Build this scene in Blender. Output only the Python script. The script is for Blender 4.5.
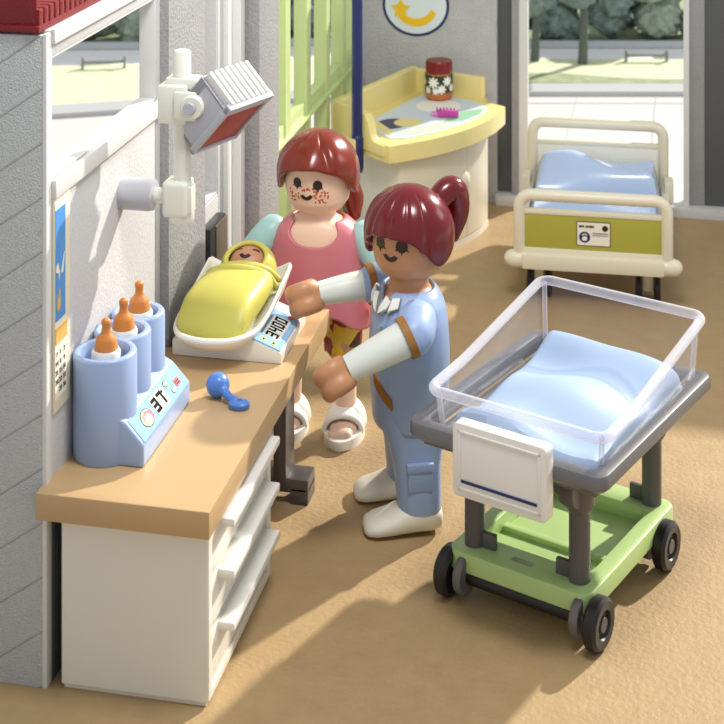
import bpy, bmesh, math, random
from mathutils import Vector, Matrix, noise
from mathutils.bvhtree import BVHTree
random.seed(7)
PI = math.pi
S = bpy.context.scene
for o in list(bpy.data.objects): bpy.data.objects.remove(o)
C = S.collection

# ------------------------------------------------------------ camera, sky, sun, lamps, exposure
YAW = math.atan(328/1560)
cd = bpy.data.cameras.new('camera'); cam = bpy.data.objects.new('camera', cd); C.objects.link(cam)
cam.location = (0, 0, 3.68); cam.rotation_euler = (PI/2, 0, YAW)
cd.sensor_width = 36; cd.sensor_fit = 'HORIZONTAL'; cd.lens = 1560/724*36
cd.shift_x = 0; cd.shift_y = -672/724
cd.clip_end = 200
cd.dof.use_dof = True; cd.dof.focus_distance = 6.9; cd.dof.aperture_fstop = 3.2
S.camera = cam
W = bpy.data.worlds.new('sky'); S.world = W; W.use_nodes = True
bg = W.node_tree.nodes['Background']; bg.inputs[0].default_value = (0.93, 0.96, 1.0, 1); bg.inputs[1].default_value = 0.57
def lamp(name, kind, loc, aim, energy, color, size=1, sy=None):
    d = bpy.data.lights.new(name, kind); o = bpy.data.objects.new(name, d); C.objects.link(o)
    o.location = loc; d.energy = energy; d.color = color
    v = Vector(aim) - Vector(loc); o.rotation_euler = v.to_track_quat('-Z', 'Y').to_euler()
    if kind == 'AREA':
        d.size = size
        if sy: d.shape = 'RECTANGLE'; d.size_y = sy
    if kind == 'SUN': d.angle = math.radians(size)
    return o
SUN = Vector((0.46, 0.76, 0.53))
lamp('sun', 'SUN', SUN*10, (0, 0, 0), 5.4, (1.0, 0.93, 0.83), 1.5)
lamp('added back fill', 'AREA', (-0.6, 5.2, 5.4), (-1.1, 9.9, 0.5), 170, (1.0, 0.98, 0.96), 1.3)  # added unseen fill light that brightens the back of the room
lamp('added side fill', 'AREA', (2.6, 8.4, 3.4), (-1.0, 7.4, 0.9), 28, (1.0, 0.98, 0.95), 1.6)  # added unseen light for hair highlights and fill from the right
S.view_settings.view_transform = 'Standard'; S.view_settings.look = 'None'
S.view_settings.gamma = 1; S.view_settings.use_curve_mapping = False
S.view_settings.exposure = 0.0

# ------------------------------------------------------------ materials
def mat(name, col, rough=0.35, bump=None, coat=0.0, spec=0.5, metal=0.0, var=0.0, sss=0.0):
    m = bpy.data.materials.new(name); m.use_nodes = True
    nt = m.node_tree; b = nt.nodes['Principled BSDF']
    b.inputs['Base Color'].default_value = (*col, 1); b.inputs['Roughness'].default_value = rough
    b.inputs['Coat Weight'].default_value = coat; b.inputs['Specular IOR Level'].default_value = spec
    b.inputs['Metallic'].default_value = metal
    tc = nt.nodes.new('ShaderNodeTexCoord')
    if var:
        n = nt.nodes.new('ShaderNodeTexNoise'); n.inputs['Scale'].default_value = 9; n.inputs['Detail'].default_value = 3
        r = nt.nodes.new('ShaderNodeValToRGB')
        r.color_ramp.elements[0].color = (*[c*(1-var) for c in col], 1); r.color_ramp.elements[1].color = (*[min(1, c*(1+var)) for c in col], 1)
        r.color_ramp.elements[0].position = .3; r.color_ramp.elements[1].position = .7
        nt.links.new(tc.outputs['Object'], n.inputs['Vector']); nt.links.new(n.outputs['Fac'], r.inputs['Fac'])
        nt.links.new(r.outputs['Color'], b.inputs['Base Color'])
    if bump:
        sc, st = bump
        n = nt.nodes.new('ShaderNodeTexNoise'); n.inputs['Scale'].default_value = sc; n.inputs['Detail'].default_value = 4
        bp = nt.nodes.new('ShaderNodeBump'); bp.inputs['Strength'].default_value = st; bp.inputs['Distance'].default_value = 0.02
        nt.links.new(tc.outputs['Object'], n.inputs['Vector']); nt.links.new(n.outputs['Fac'], bp.inputs['Height'])
        nt.links.new(bp.outputs['Normal'], b.inputs['Normal'])
    return m
def hexc(h):
    v = [int(h[i:i+2], 16)/255 for i in (0, 2, 4)]
    return tuple(x/12.92 if x <= .04045 else ((x+.055)/1.055)**2.4 for x in v)
M = {}
def defm(key, h, **k): M[key] = mat(key.replace('_', ' '), hexc(h), **k)
defm('floor', 'A88D64', rough=.55, bump=(42, .25), var=.05)
defm('wall', 'B9BABA', rough=.6, bump=(60, .5), var=.06)
defm('wall_light', 'C8C8C8', rough=.5, bump=(70, .2))
defm('wall_white', 'DADAD7', rough=.45)
defm('column', '979798', rough=.55, bump=(70, .4), var=.05)
defm('dark_recess_and_shade', '55575A', rough=.6, bump=(60, .2))
defm('red_coping', '7A1216', rough=.4, bump=(90, .3))
defm('worktop', 'C0A074', rough=.38)
defm('cream', 'EAE7DA', rough=.35)
defm('cream_warm', 'E3DCC4', rough=.35)
defm('white', 'E9E8E2', rough=.32)
defm('charcoal', '4A4545', rough=.35)
defm('cart_grey', '6E6E70', rough=.32, metal=.25)
defm('post_grey', '5B5A5B', rough=.4)
defm('black', '1E1D1E', rough=.4)
defm('hub_grey', '6C6A68', rough=.4)
defm('cart_green', 'B9D68C', rough=.35)
defm('gate_green', 'C2D493', rough=.35)
defm('gate_pale', 'E4E9CC', rough=.4)
defm('yellow', 'EBDB92', rough=.35)
defm('navy', '1E2A66', rough=.35)
defm('warmer_blue', '96ACD2', rough=.33)
defm('panel_blue', '93BBE2', rough=.7, spec=.05)
defm('lcd', 'DADCD2', rough=.7, spec=.05)
defm('ink', '121111', rough=.7, spec=.1)
defm('print_red', 'B0404A', rough=.5)
defm('print_green', 'B9D08A', rough=.5)
defm('teat', 'CB7F38', rough=.4)
defm('rattle_blue', '4F7FCB', rough=.33)
defm('swaddle', 'C6BF58', rough=.42)
defm('baby_skin', 'B98363', rough=.45)
defm('mum_skin', 'F0CDB2', rough=.42)
defm('nurse_skin', 'C08A62', rough=.42)
defm('hair_mum', '7A2610', rough=.24, coat=.1)
defm('hair_nurse', '660E15', rough=.22, coat=.1)
defm('eye', '2C140E', rough=.4)
defm('freckle', 'C0482C', rough=.5)
defm('dress', 'CC7880', rough=.35)
defm('mint', 'A5D0CB', rough=.4)
defm('scrubs', '95ABD0', rough=.38)
defm('trim', '9A6A2C', rough=.45)
defm('undersleeve', 'DAE0D6', rough=.4)
defm('shoe', 'E4E2D2', rough=.35)
defm('sandal', 'EDEAE2', rough=.4)
defm('sheet', 'B4C8E6', rough=.22, coat=.4)
defm('sheet_pale', 'A0B6D4', rough=.4)
defm('olive', 'ADA842', rough=.4)
defm('jar_red', '7A1416', rough=.3)
defm('label_green', '203A22', rough=.4)
defm('amber', 'C06A34', rough=.25)
defm('petal', 'F1F0E4', rough=.4)
defm('magenta', 'C040A0', rough=.35)
defm('pink', 'E49AD0', rough=.35)
defm('mat_blue', 'D0DCE4', rough=.4)
defm('mat_green', '8EC7A0', rough=.4)
defm('mat_pale_green', 'CFE3C8', rough=.4)
defm('moon', 'F2C31E', rough=.4)
defm('decal_bg', 'DCE6EA', rough=.4)
defm('sky_print', '4A90D6', rough=.5)
defm('sand_print', 'D8AE5A', rough=.5)
defm('paper', 'EFE9D8', rough=.5)
defm('lamp_grey', 'B4B6BE', rough=.4)
defm('lamp_white', 'E6E8DC', rough=.35)
defm('lamp_red', '9A2A22', rough=.4)
defm('bronze', '6A5A4C', rough=.35, metal=.3)
defm('pavement', 'DDD9D6', rough=.7)
defm('kerb', 'BFC2C4', rough=.7)
defm('grass', 'E4E9C4', rough=.8, var=.1)
defm('grass_dark', 'A3AF8A', rough=.8, var=.2)
defm('lake', 'FAFBFD', rough=1.0, spec=.0)
defm('far_wall', 'BCC1C6', rough=.8)
defm('bench', '8A8E8A', rough=.7)
defm('bark', '5C6460', rough=.8)
defm('tree_a', '7C8E8C', rough=.9, bump=(30, .6), var=.35)  # distance haze is mixed into both of these pale tree colours
defm('tree_b', '97A798', rough=.9, bump=(30, .6), var=.3)
defm('grey_tray', '8C9096', rough=.3, metal=.3)
def clear_mat(name, base, tint, k=.5):
    m = bpy.data.materials.new(name); m.use_nodes = True; nt = m.node_tree; nt.nodes.clear()
    out = nt.nodes.new('ShaderNodeOutputMaterial'); mx = nt.nodes.new('ShaderNodeMixShader')
    tr = nt.nodes.new('ShaderNodeBsdfTransparent'); tr.inputs[0].default_value = (*tint, 1)
    p = nt.nodes.new('ShaderNodeBsdfPrincipled'); p.inputs['Base Color'].default_value = (.9, .9, .95, 1); p.inputs['Roughness'].default_value = .08
    lw = nt.nodes.new('ShaderNodeLayerWeight'); lw.inputs[0].default_value = .35
    ma = nt.nodes.new('ShaderNodeMath'); ma.operation = 'MULTIPLY_ADD'; ma.inputs[1].default_value = k; ma.inputs[2].default_value = base; ma.use_clamp = True
    nt.links.new(lw.outputs['Facing'], ma.inputs[0]); nt.links.new(ma.outputs[0], mx.inputs[0])
    nt.links.new(tr.outputs[0], mx.inputs[1]); nt.links.new(p.outputs[0], mx.inputs[2]); nt.links.new(mx.outputs[0], out.inputs[0])
    return m
M['clear'] = clear_mat('clear plastic', .0, (.985, .985, .99), .22)
M['clear_rim'] = clear_mat('clear plastic rim', .16, (.95, .95, .98), .6)
# wall end: grey stucco with slanting grooves
def groove_wall():
    m = mat('grooved stucco', hexc('C2C6C6'), rough=.65)
    nt = m.node_tree; b = nt.nodes['Principled BSDF']; tc = nt.nodes.new('ShaderNodeTexCoord')
    sep = nt.nodes.new('ShaderNodeSeparateXYZ'); nt.links.new(tc.outputs['Object'], sep.inputs[0])
    a = nt.nodes.new('ShaderNodeMath'); a.operation = 'MULTIPLY_ADD'; a.inputs[1].default_value = -.68
    nt.links.new(sep.outputs['X'], a.inputs[0]); nt.links.new(sep.outputs['Z'], a.inputs[2])
    mo = nt.nodes.new('ShaderNodeMath'); mo.operation = 'PINGPONG'; mo.inputs[1].default_value = .1
    nt.links.new(a.outputs[0], mo.inputs[0])
    rp = nt.nodes.new('ShaderNodeMapRange'); rp.inputs['From Min'].default_value = .0; rp.inputs['From Max'].default_value = .005; rp.inputs['To Min'].default_value = .8; rp.inputs['To Max'].default_value = 0
    nt.links.new(mo.outputs[0], rp.inputs['Value'])
    n = nt.nodes.new('ShaderNodeTexNoise'); n.inputs['Scale'].default_value = 140; n.inputs['Detail'].default_value = 5
    nt.links.new(tc.outputs['Object'], n.inputs['Vector'])
    ad = nt.nodes.new('ShaderNodeMath'); ad.operation = 'ADD'
    nt.links.new(n.outputs['Fac'], ad.inputs[0]); nt.links.new(rp.outputs[0], ad.inputs[1])
    bp = nt.nodes.new('ShaderNodeBump'); bp.inputs['Strength'].default_value = .8; bp.inputs['Distance'].default_value = .03
    nt.links.new(ad.outputs[0], bp.inputs['Height']); nt.links.new(bp.outputs[0], b.inputs['Normal'])
    mc = nt.nodes.new('ShaderNodeMix'); mc.data_type = 'RGBA'; mc.inputs[6].default_value = (*hexc('D6DADA'), 1); mc.inputs[7].default_value = (*hexc('F0F2F2'), 1)
    nt.links.new(rp.outputs[0], mc.inputs[0]); nt.links.new(mc.outputs[2], b.inputs['Base Color'])
    return m
M['groove'] = groove_wall()
def print_mat():
    # yellow cloth with a loose red, brown and cream blotch print
    m = mat('printed yellow cloth', hexc('E8C22E'), rough=.45); nt = m.node_tree; b = nt.nodes['Principled BSDF']
    tc = nt.nodes.new('ShaderNodeTexCoord'); v = nt.nodes.new('ShaderNodeTexVoronoi'); v.inputs['Scale'].default_value = 17
    nt.links.new(tc.outputs['Object'], v.inputs['Vector'])
    sp = nt.nodes.new('ShaderNodeSeparateColor'); nt.links.new(v.outputs['Color'], sp.inputs[0])
    r = nt.nodes.new('ShaderNodeValToRGB'); r.color_ramp.interpolation = 'CONSTANT'
    cols = [('E8C22E', 0), ('A03A30', .22), ('C9A27E', .42), ('4A2A22', .62), ('E3C04A', .74), ('B8604A', .88)]
    e = r.color_ramp.elements; e[0].color = (*hexc('E8C22E'), 1); e[1].position = .22; e[1].color = (*hexc('A03A30'), 1)
    for h, p in cols[2:]:
        q = e.new(p); q.color = (*hexc(h), 1)
    nt.links.new(sp.outputs[0], r.inputs[0]); nt.links.new(r.outputs[0], b.inputs['Base Color'])
    return m
M['print'] = print_mat()

# ------------------------------------------------------------ mesh helpers
def new(): return bmesh.new()
def _bev(bm, verts, w, seg=2):
    vs = set(verts); es = [e for e in bm.edges if e.verts[0] in vs and e.verts[1] in vs]
    if w > 0: bmesh.ops.bevel(bm, geom=es, offset=w, segments=seg, affect='EDGES', profile=.6, clamp_overlap=True)
def box(bm, x0, x1, y0, y1, z0, z1, bev=.006, mtx=None, seg=2):
    r = bmesh.ops.create_cube(bm, size=1)
    m = Matrix.Translation(((x0+x1)/2, (y0+y1)/2, (z0+z1)/2)) @ Matrix.Diagonal((abs(x1-x0), abs(y1-y0), abs(z1-z0), 1))
    if mtx is not None: m = mtx @ m
    bmesh.ops.transform(bm, matrix=m, verts=r['verts'])
    if bev: _bev(bm, r['verts'], bev, seg)
def rings(bm, rs, cap=True, close=True):
    vr = [[bm.verts.new(p) for p in r] for r in rs]; n = len(vr[0])
    for a, b in zip(vr, vr[1:]):
        for i in range(n if close else n-1):
            j = (i+1) % n
            try: bm.faces.new((a[i], a[j], b[j], b[i]))
            except ValueError: pass
    if cap:
        for r, f in ((vr[0], True), (vr[-1], False)):
            try: bm.faces.new(list(reversed(r)) if f else r)
            except ValueError: pass
    return vr
def sring(cx, cy, z, rx, ry, p=2.0, n=32):
    out = []
    for i in range(n):
        a = 2*PI*i/n; c, s = math.cos(a), math.sin(a)
        out.append(Vector((cx+rx*math.copysign(abs(c)**(2/p), c), cy+ry*math.copysign(abs(s)**(2/p), s), z)))
    return out
def lathe(bm, prof, c=(0, 0, 0), n=32, axis='Z', mtx=None):
    rs = []
    for r, z in prof:
        ring = []
        for i in range(n):
            a = 2*PI*i/n; u, v = max(r, 1e-4)*math.cos(a), max(r, 1e-4)*math.sin(a)
            p = Vector((u, v, z)) if axis == 'Z' else (Vector((z, u, v)) if axis == 'X' else Vector((v, z, u)))
            ring.append((mtx @ p if mtx is not None else p) + Vector(c))
        rs.append(ring)
    rings(bm, rs)
def spline(pts, k=8):
    pts = [Vector(p) for p in pts]; out = []
    if len(pts) < 3: return [pts[0].lerp(pts[-1], i/k) for i in range(k+1)]
    for i in range(len(pts)-1):
        p0 = pts[max(i-1, 0)]; p1 = pts[i]; p2 = pts[i+1]; p3 = pts[min(i+2, len(pts)-1)]
        for j in range(k):
            t = j/k
            out.append(.5*((2*p1)+(p2-p0)*t+(2*p0-5*p1+4*p2-p3)*t*t+(3*p1-p0-3*p2+p3)*t**3))
    out.append(pts[-1]); return out
def tube(bm, pts, r, n=16, smooth=0, round_ends=True, closed=False):
    rad = list(r) if hasattr(r, '__len__') else [r]*len(pts)
    if smooth:
        rr = spline([(x, 0, 0) for x in rad], smooth); pts = spline(pts, smooth); rad = [v.x for v in rr]
    pts = [Vector(p) for p in pts]
    if round_ends and not closed:
        d0 = (pts[0]-pts[1]).normalized(); d1 = (pts[-1]-pts[-2]).normalized(); r0, r1 = rad[0], rad[-1]
        a = [pts[0]+d0*r0*math.sin(t) for t in (PI*.49, PI*.36, PI*.2)]; b = [pts[-1]+d1*r1*math.sin(t) for t in (PI*.2, PI*.36, PI*.49)]
        pts = a+pts+b; rad = [r0*math.cos(t) for t in (PI*.49, PI*.36, PI*.2)]+rad+[r1*math.cos(t) for t in (PI*.2, PI*.36, PI*.49)]
    rs = []; up = None
    N = len(pts)
    for i, p in enumerate(pts):
        t = (pts[(i+1) % N]-pts[i-1]) if closed else (pts[min(i+1, N-1)]-pts[max(i-1, 0)])
        t.normalize()
        if up is None:
            up = Vector((0, 0, 1)) if abs(t.z) < .9 else Vector((1, 0, 0))
        x = up.cross(t).normalized(); up = t.cross(x).normalized()
        rs.append([p+rad[i]*(math.cos(2*PI*k/n)*x+math.sin(2*PI*k/n)*up) for k in range(n)])
    if closed: rs.append(rs[0])
    rings(bm, rs, cap=not closed)
    if closed: bmesh.ops.remove_doubles(bm, verts=bm.verts[:], dist=1e-5)
def prism(bm, poly, z0, z1, bev=0, mtx=None, seg=2):
    a = [bm.verts.new((x, y, z0)) for x, y in poly]; b = [bm.verts.new((x, y, z1)) for x, y in poly]; n = len(a)
    bm.faces.new(list(reversed(a))); bm.faces.new(b)
    for i in range(n):
        j = (i+1) % n; bm.faces.new((a[i], a[j], b[j], b[i]))
    if mtx is not None: bmesh.ops.transform(bm, matrix=mtx, verts=a+b)
    if bev: _bev(bm, a+b, bev, seg)
def ell(bm, c, r, mtx=None, seg=20):
    q = bmesh.ops.create_uvsphere(bm, u_segments=seg, v_segments=seg*2//3, radius=1)
    m = Matrix.Translation(c) @ (mtx if mtx is not None else Matrix()) @ Matrix.Diagonal((*r, 1))
    bmesh.ops.transform(bm, matrix=m, verts=q['verts'])
def rrect(x0, x1, y0, y1, r, k=5):
    out = []
    for cx, cy, a0 in ((x1-r, y1-r, 0), (x0+r, y1-r, PI/2), (x0+r, y0+r, PI), (x1-r, y0+r, 1.5*PI)):
        for i in range(k+1):
            a = a0+PI/2*i/k; out.append((cx+r*math.cos(a), cy+r*math.sin(a)))
    return out
def obj(name, bm, m, parent=None, smooth=True, loc=None, rz=None, auto=40):
    bmesh.ops.recalc_face_normals(bm, faces=bm.faces[:])
    me = bpy.data.meshes.new(name); bm.to_mesh(me); bm.free()
    for x in (m if isinstance(m, (list, tuple)) else [m]): me.materials.append(x)
    if smooth:
        me.shade_smooth()
        if auto: me.set_sharp_from_angle(angle=math.radians(auto))
    o = bpy.data.objects.new(name, me); C.objects.link(o)
    if parent is not None: o.parent = parent
    if loc: o.location = loc
    if rz is not None: o.rotation_euler = (0, 0, rz)
    return o
def tag(o, label=None, cat=None, group=None, kind=None):
    if label: o['label'] = label
    if cat: o['category'] = cat
    if group: o['group'] = group
    if kind: o['kind'] = kind
    return o
def thing(name, label, cat, loc=(0, 0, 0), rz=0, group=None, kind=None):
    o = bpy.data.objects.new(name, None); C.objects.link(o); o.location = loc; o.rotation_euler = (0, 0, rz)
    o.empty_display_size = .1
    return tag(o, label, cat, group, kind)
def struct(name, bm, m, label=None, cat=None, **k):
    o = obj(name, bm, m, **k); return tag(o, label, cat, None, 'structure')
def setmat(bm, f0, idx):
    for f in bm.faces:
        if f not in f0: f.material_index = idx
def text_bm(bm, s, size, mtx, ext=.001, mi=0):
    cu = bpy.data.curves.new('lettering', 'FONT'); cu.body = s; cu.size = size; cu.extrude = ext; cu.align_x = 'CENTER'; cu.align_y = 'CENTER'; cu.resolution_u = 3
    t = bpy.data.objects.new('lettering', cu); C.objects.link(t)
    dg = bpy.context.evaluated_depsgraph_get(); me = bpy.data.meshes.new_from_object(t.evaluated_get(dg))
    f0 = set(bm.faces); me.transform(mtx); bm.from_mesh(me); setmat(bm, f0, mi)
    bpy.data.objects.remove(t); bpy.data.curves.remove(cu); bpy.data.meshes.remove(me)
SEG = {'0': 'abcdef', '3': 'abgcd', '4': 'fgbc', '7': 'abc'}
def seven(bm, s, h, w, gap, th, mtx, mi, dz=.002):
    x = -((w+gap)*len(s)-gap)/2
    for ch in s:
        for g in SEG[ch]:
            r = {'a': (0, w, h-th, h), 'g': (0, w, h/2-th/2, h/2+th/2), 'd': (0, w, 0, th), 'f': (0, th, h/2, h), 'b': (w-th, w, h/2, h), 'e': (0, th, 0, h/2), 'c': (w-th, w, 0, h/2)}[g]
            f0 = set(bm.faces); box(bm, x+r[0], x+r[1], r[2]-h/2, r[3]-h/2, 0, dz, 0, mtx); setmat(bm, f0, mi)
        x += w+gap
def remesh(bm, voxel, it=4):
    bmesh.ops.recalc_face_normals(bm, faces=bm.faces[:])
    me = bpy.data.meshes.new('t'); bm.to_mesh(me); bm.free()
    o = bpy.data.objects.new('t', me); C.objects.link(o)
    r = o.modifiers.new('r', 'REMESH'); r.mode = 'VOXEL'; r.voxel_size = voxel
    s = o.modifiers.new('s', 'SMOOTH'); s.iterations = it; s.factor = .5
    dg = bpy.context.evaluated_depsgraph_get(); m2 = bpy.data.meshes.new_from_object(o.evaluated_get(dg))
    b = bmesh.new(); b.from_mesh(m2)
    bpy.data.objects.remove(o); bpy.data.meshes.remove(me); bpy.data.meshes.remove(m2)
    return b

# ------------------------------------------------------------ setting: floor and outdoors
bm = new(); box(bm, -3.0, 3.5, 2.5, 11.25, -.12, 0, 0); struct('floor', bm, M['floor'], 'tan stippled floor of the room', 'floor')
bm = new(); prism(bm, [(-14, 4), (-3.0, 4), (-3.0, 11.25), (3.5, 11.25), (3.5, 4), (12, 4), (12, 30), (-14, 30)], -.13, -.01)
struct('pavement', bm, M['pavement'], 'pale paved ground outside the windows', 'pavement')
K = [(-9, 11.1), (-5.40, 12.58), (-4.85, 12.85), (-3.5, 13.5), (-1.49, 14.18), (-.05, 14.48), (3, 15.1)]
K2 = [(x-.06, y+.3) for x, y in K]
def band(name, A, Bp, z0, z1, m, label, cat, kind='structure'):
    bm = new(); prism(bm, A+list(reversed(Bp)), z0, z1)
    o = obj(name, bm, m, smooth=False); tag(o, label, cat, None, kind)
band('kerb', K, K2, -.02, .03, M['kerb'], 'pale grey kerb between paving and lawn', 'kerb')
LK = [(-9.6, 13.1), (-6.1, 14.25), (-5.28, 14.49), (-3.9, 15.0), (-1.59, 15.48), (-.06, 15.8), (3, 16.4)]
FR = [(-9.9, 13.9), (-6.4, 14.9), (-5.5, 15.1), (-4.2, 15.55), (-1.63, 15.98), (-.06, 16.3), (3, 16.9)]
band('lawn', K2, LK, -.02, .02, M['grass'], 'pale sunlit lawn outside the windows', 'lawn', 'stuff')
band('lake', LK, FR, -.02, .012, M['lake'], 'pale lake beyond the lawn', 'lake')
BK = [(-12, 22), (-6, 24), (0, 25), (6, 26)]
band('far_shore', FR, BK, -.02, .03, M['grass_dark'], 'dark far shore behind the lake', 'shore')
bm = new()
for (a, b) in zip(FR, FR[1:]):
    d = Vector((b[0]-a[0], b[1]-a[1])); L = d.length; an = math.atan2(d.y, d.x)
    box(bm, 0, L, -.02, .02, 0, .07, 0, Matrix.Translation((a[0], a[1], .02)) @ Matrix.Rotation(an, 4, 'Z'))
struct('shore_wall', bm, M['far_wall'], 'low grey embankment on the far lake shore', 'wall', smooth=False)
bm = new(); prism(bm, [(x, y) for x, y in [(-2.3, 14.36), (-1.45, 14.52), (-.6, 14.68), (.6, 14.95), (.6, 15.1), (-.2, 14.9), (-.7, 14.87), (-1.2, 14.93), (-2.3, 14.75)]], .02, .032)
tag(obj('grass_shade', bm, M['grass_dark'], smooth=False), 'strip of shade painted on the lawn nearest the paving', 'grass', None, 'stuff')  # band of shade across the lawn, put in as a darker grass colour
bm = new()
for (x, y, z) in ((-.62, 11.4, 0), ): pass
box(bm, -.305, -.297, 11.35, 14.6, -.01, -.004, 0); box(bm, -1.0, -.993, 11.35, 14.4, -.01, -.005, 0)
box(bm, -2.5, 1.5, 14.05, 14.058, -.01, -.004, 0, Matrix.Translation((-.8, 14.05, 0)) @ Matrix.Rotation(.2, 4, 'Z') @ Matrix.Translation((.8, -14.05, 0)))
struct('paving_joint', bm, M['kerb'], 'thin grey joints in the paving behind the bed', 'joint', smooth=False)

def tree(x, y, h, w, m, label, seed, trunk=.35, blobs=9):
    rnd = random.Random(seed)
    t = thing('park_tree', label, 'tree', (x, y, .03), 0, 'trees across the lake' if trunk < .3 else None)
    bm = new(); tube(bm, [(0, 0, -.03), (.01, 0, h*trunk*.6), (0, .01, h*.6)], [.055*w/.4, .045*w/.4, .03*w/.4], 10, 4); obj('trunk', bm, M['bark'], t)
    bm = new()
    for i in range(blobs):
        a = rnd.uniform(0, 2*PI); r = w*rnd.uniform(.1, .6); z = h*(trunk+(1-trunk)*rnd.uniform(.15, .75))
        q = bmesh.ops.create_icosphere(bm, subdivisions=4, radius=1)
        s = w*rnd.uniform(.38, .58)
        for v in q['verts']:
            f = 1+.30*noise.noise(v.co*2.4+Vector((seed*3.1+i, 0, 0)))+.26*noise.noise(v.co*6+Vector((i, seed, 0)))
            v.co = Vector((math.cos(a)*r, math.sin(a)*r, z))+Vector((v.co.x*s, v.co.y*s, v.co.z*s*.9))*f
    obj('crown', bm, m, t, auto=0)
tree(-1.50, 15.42, 1.35, .33, M['tree_a'], 'grey-green lawn tree behind the window, left of two in front of the lake', 3, .36)
tree(-1.03, 15.40, 1.5, .36, M['tree_a'], 'grey-green lawn tree behind the window, right of two in front of the lake', 5, .40)
tx = [(-2.5, 16.2), (-1.9, 16.35), (-1.35, 16.5), (-.8, 16.55), (-.3, 16.7), (.2, 16.85), (-.6, 17.2), (-4.6, 15.9), (-4.0, 16.1), (-3.4, 16.2), (-5.2, 15.7), (-5.7, 15.55), (-6.2, 15.4), (-6.8, 15.25), (-5.0, 16.3), (-6.0, 16.1)]
for i, (x, y) in enumerate(tx):
    y -= .04 if i not in (6, 14, 15) else .0
    tree(x, y, .80+.12*math.sin(i*2.1), .36, M['tree_b' if i in (4, 5, 13, 11) else 'tree_a'], 'hazy grey-green tree on the far lake shore, seen through the windows', 20+i, .0, 10)
def bench(x, y, rz, label):
    t = thing('park_bench', label, 'bench', (x, y, .02), rz)
    bm = new(); box(bm, -.21, .21, -.02, .02, .05, .075, .004); obj('seat', bm, M['bench'], t)
    for s in (-1, 1):
        bm = new(); box(bm, s*.2-.012, s*.2+.012, -.02, .02, 0, .11, .003); obj('post', bm, M['bench'], t)
bench(-.42, 15.62, .2, 'low grey bench by the lake seen through the back window')
bench(-5.55, 14.25, .33, 'low grey bench by the lake seen through the left window')

# ------------------------------------------------------------ left wall
XW = -2.32; XO = -2.40
bm = new()
def wl(y0, y1, z0, z1, x1=XW, x0=XO, b=.004): box(bm, x0, x1, y0, y1, z0, z1, b)
wl(5.43, 6.60, 0, 1.855); wl(5.43, 6.60, 2.32, 2.415); wl(6.60, 7.22, 0, 2.415)
wl(7.22, 7.52, 0, 1.15); wl(7.22, 7.52, 2.33, 2.415); wl(7.52, 8.30, 0, 2.415); wl(8.3, 10.9, 2.35, 2.415); wl(10.9, 11.25, 0, 2.415)
wall_left = struct('wall_left', bm, M['wall_light'], 'light grey left wall with two windows above the desk', 'wall')
bm = new(); box(bm, XW-.01, XW+.004, 5.432, 6.60, 0, .64, .002); struct('desk_shade_left', bm, M['dark_recess_and_shade'], 'dark grey sheet painted in as the shade on the wall under the desk', 'baseboard')  # thin dark sheet paints the shade under the desk onto the wall
bm = new(); box(bm, -2.75, -2.335, 5.385, 5.43, 0, 2.405, .004)
struct('wall_front', bm, M['groove'], 'grey stucco near end of the left wall with slanting grooves', 'wall')
bm = new(); box(bm, -2.336, -2.319, 5.384, 5.432, 0, 2.41, .003)
struct('trim_1', bm, M['wall_white'], 'thin white edge strip at the near end of the left wall', 'trim')
bm = new(); box(bm, XW, XW+.02, 5.43, 6.62, 1.79, 1.86, .004); struct('trim_2', bm, M['wall_white'], 'white sill moulding under the large left window', 'trim')
bm = new(); box(bm, XW, XW+.015, 5.43, 6.62, 2.365, 2.42, .004); struct('trim_3', bm, M['wall_white'], 'white head moulding over the large left window', 'trim')
bm = new()
for k in range(40): box(bm, -2.80, -2.35, 5.39+k*.05, 5.43+k*.05, 2.43, 2.50, .008)
box(bm, -2.82, -2.345, 5.375, 7.4, 2.415, 2.44, .004); box(bm, -2.80, -2.36, 5.385, 5.41, 2.43, 2.56, .004)
struct('trim_4', bm, M['red_coping'], 'dark red ribbed coping on top of the left wall end', 'coping')
bm = new(); box(bm, XO, -2.277, 6.64, 7.18, 0, 2.415, .006); struct('trim_5', bm, M['column'], 'grey textured wall column behind the lamp', 'column')
bm = new(); box(bm, XO, -2.205, 7.88, 8.28, 0, 2.415, .006); struct('trim_6', bm, M['column'], 'grey textured wall column beside the green door', 'column')
bm = new(); box(bm, XW, XW+.03, 7.60, 7.66, 0, 2.415, .005); box(bm, XW, XW+.045, 7.76, 7.85, 0, 2.415, .005)
struct('trim_7', bm, M['wall_white'], 'two thin white uprights beside the narrow left window', 'trim')
def frame_yz(name, y0, y1, z0, z1, w, x0, x1, m, label):
    bm = new(); box(bm, x0, x1, y0, y0+w, z0, z1, .002); box(bm, x0, x1, y1-w, y1, z0, z1, .002)
    box(bm, x0, x1, y0+w, y1-w, z0, z0+w, .002); box(bm, x0, x1, y0+w, y1-w, z1-w, z1, .002)
    return struct(name, bm, m, label, 'window')
frame_yz('window_1', 5.432, 6.6, 1.857, 2.32, .012, XO+.002, XW-.004, M['wall_white'], 'large left window over the desk with white frame')
frame_yz('window_2', 7.222, 7.52, 1.152, 2.33, .012, XO+.002, XW-.004, M['wall_light'], 'narrow left window behind the lamp')
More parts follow.
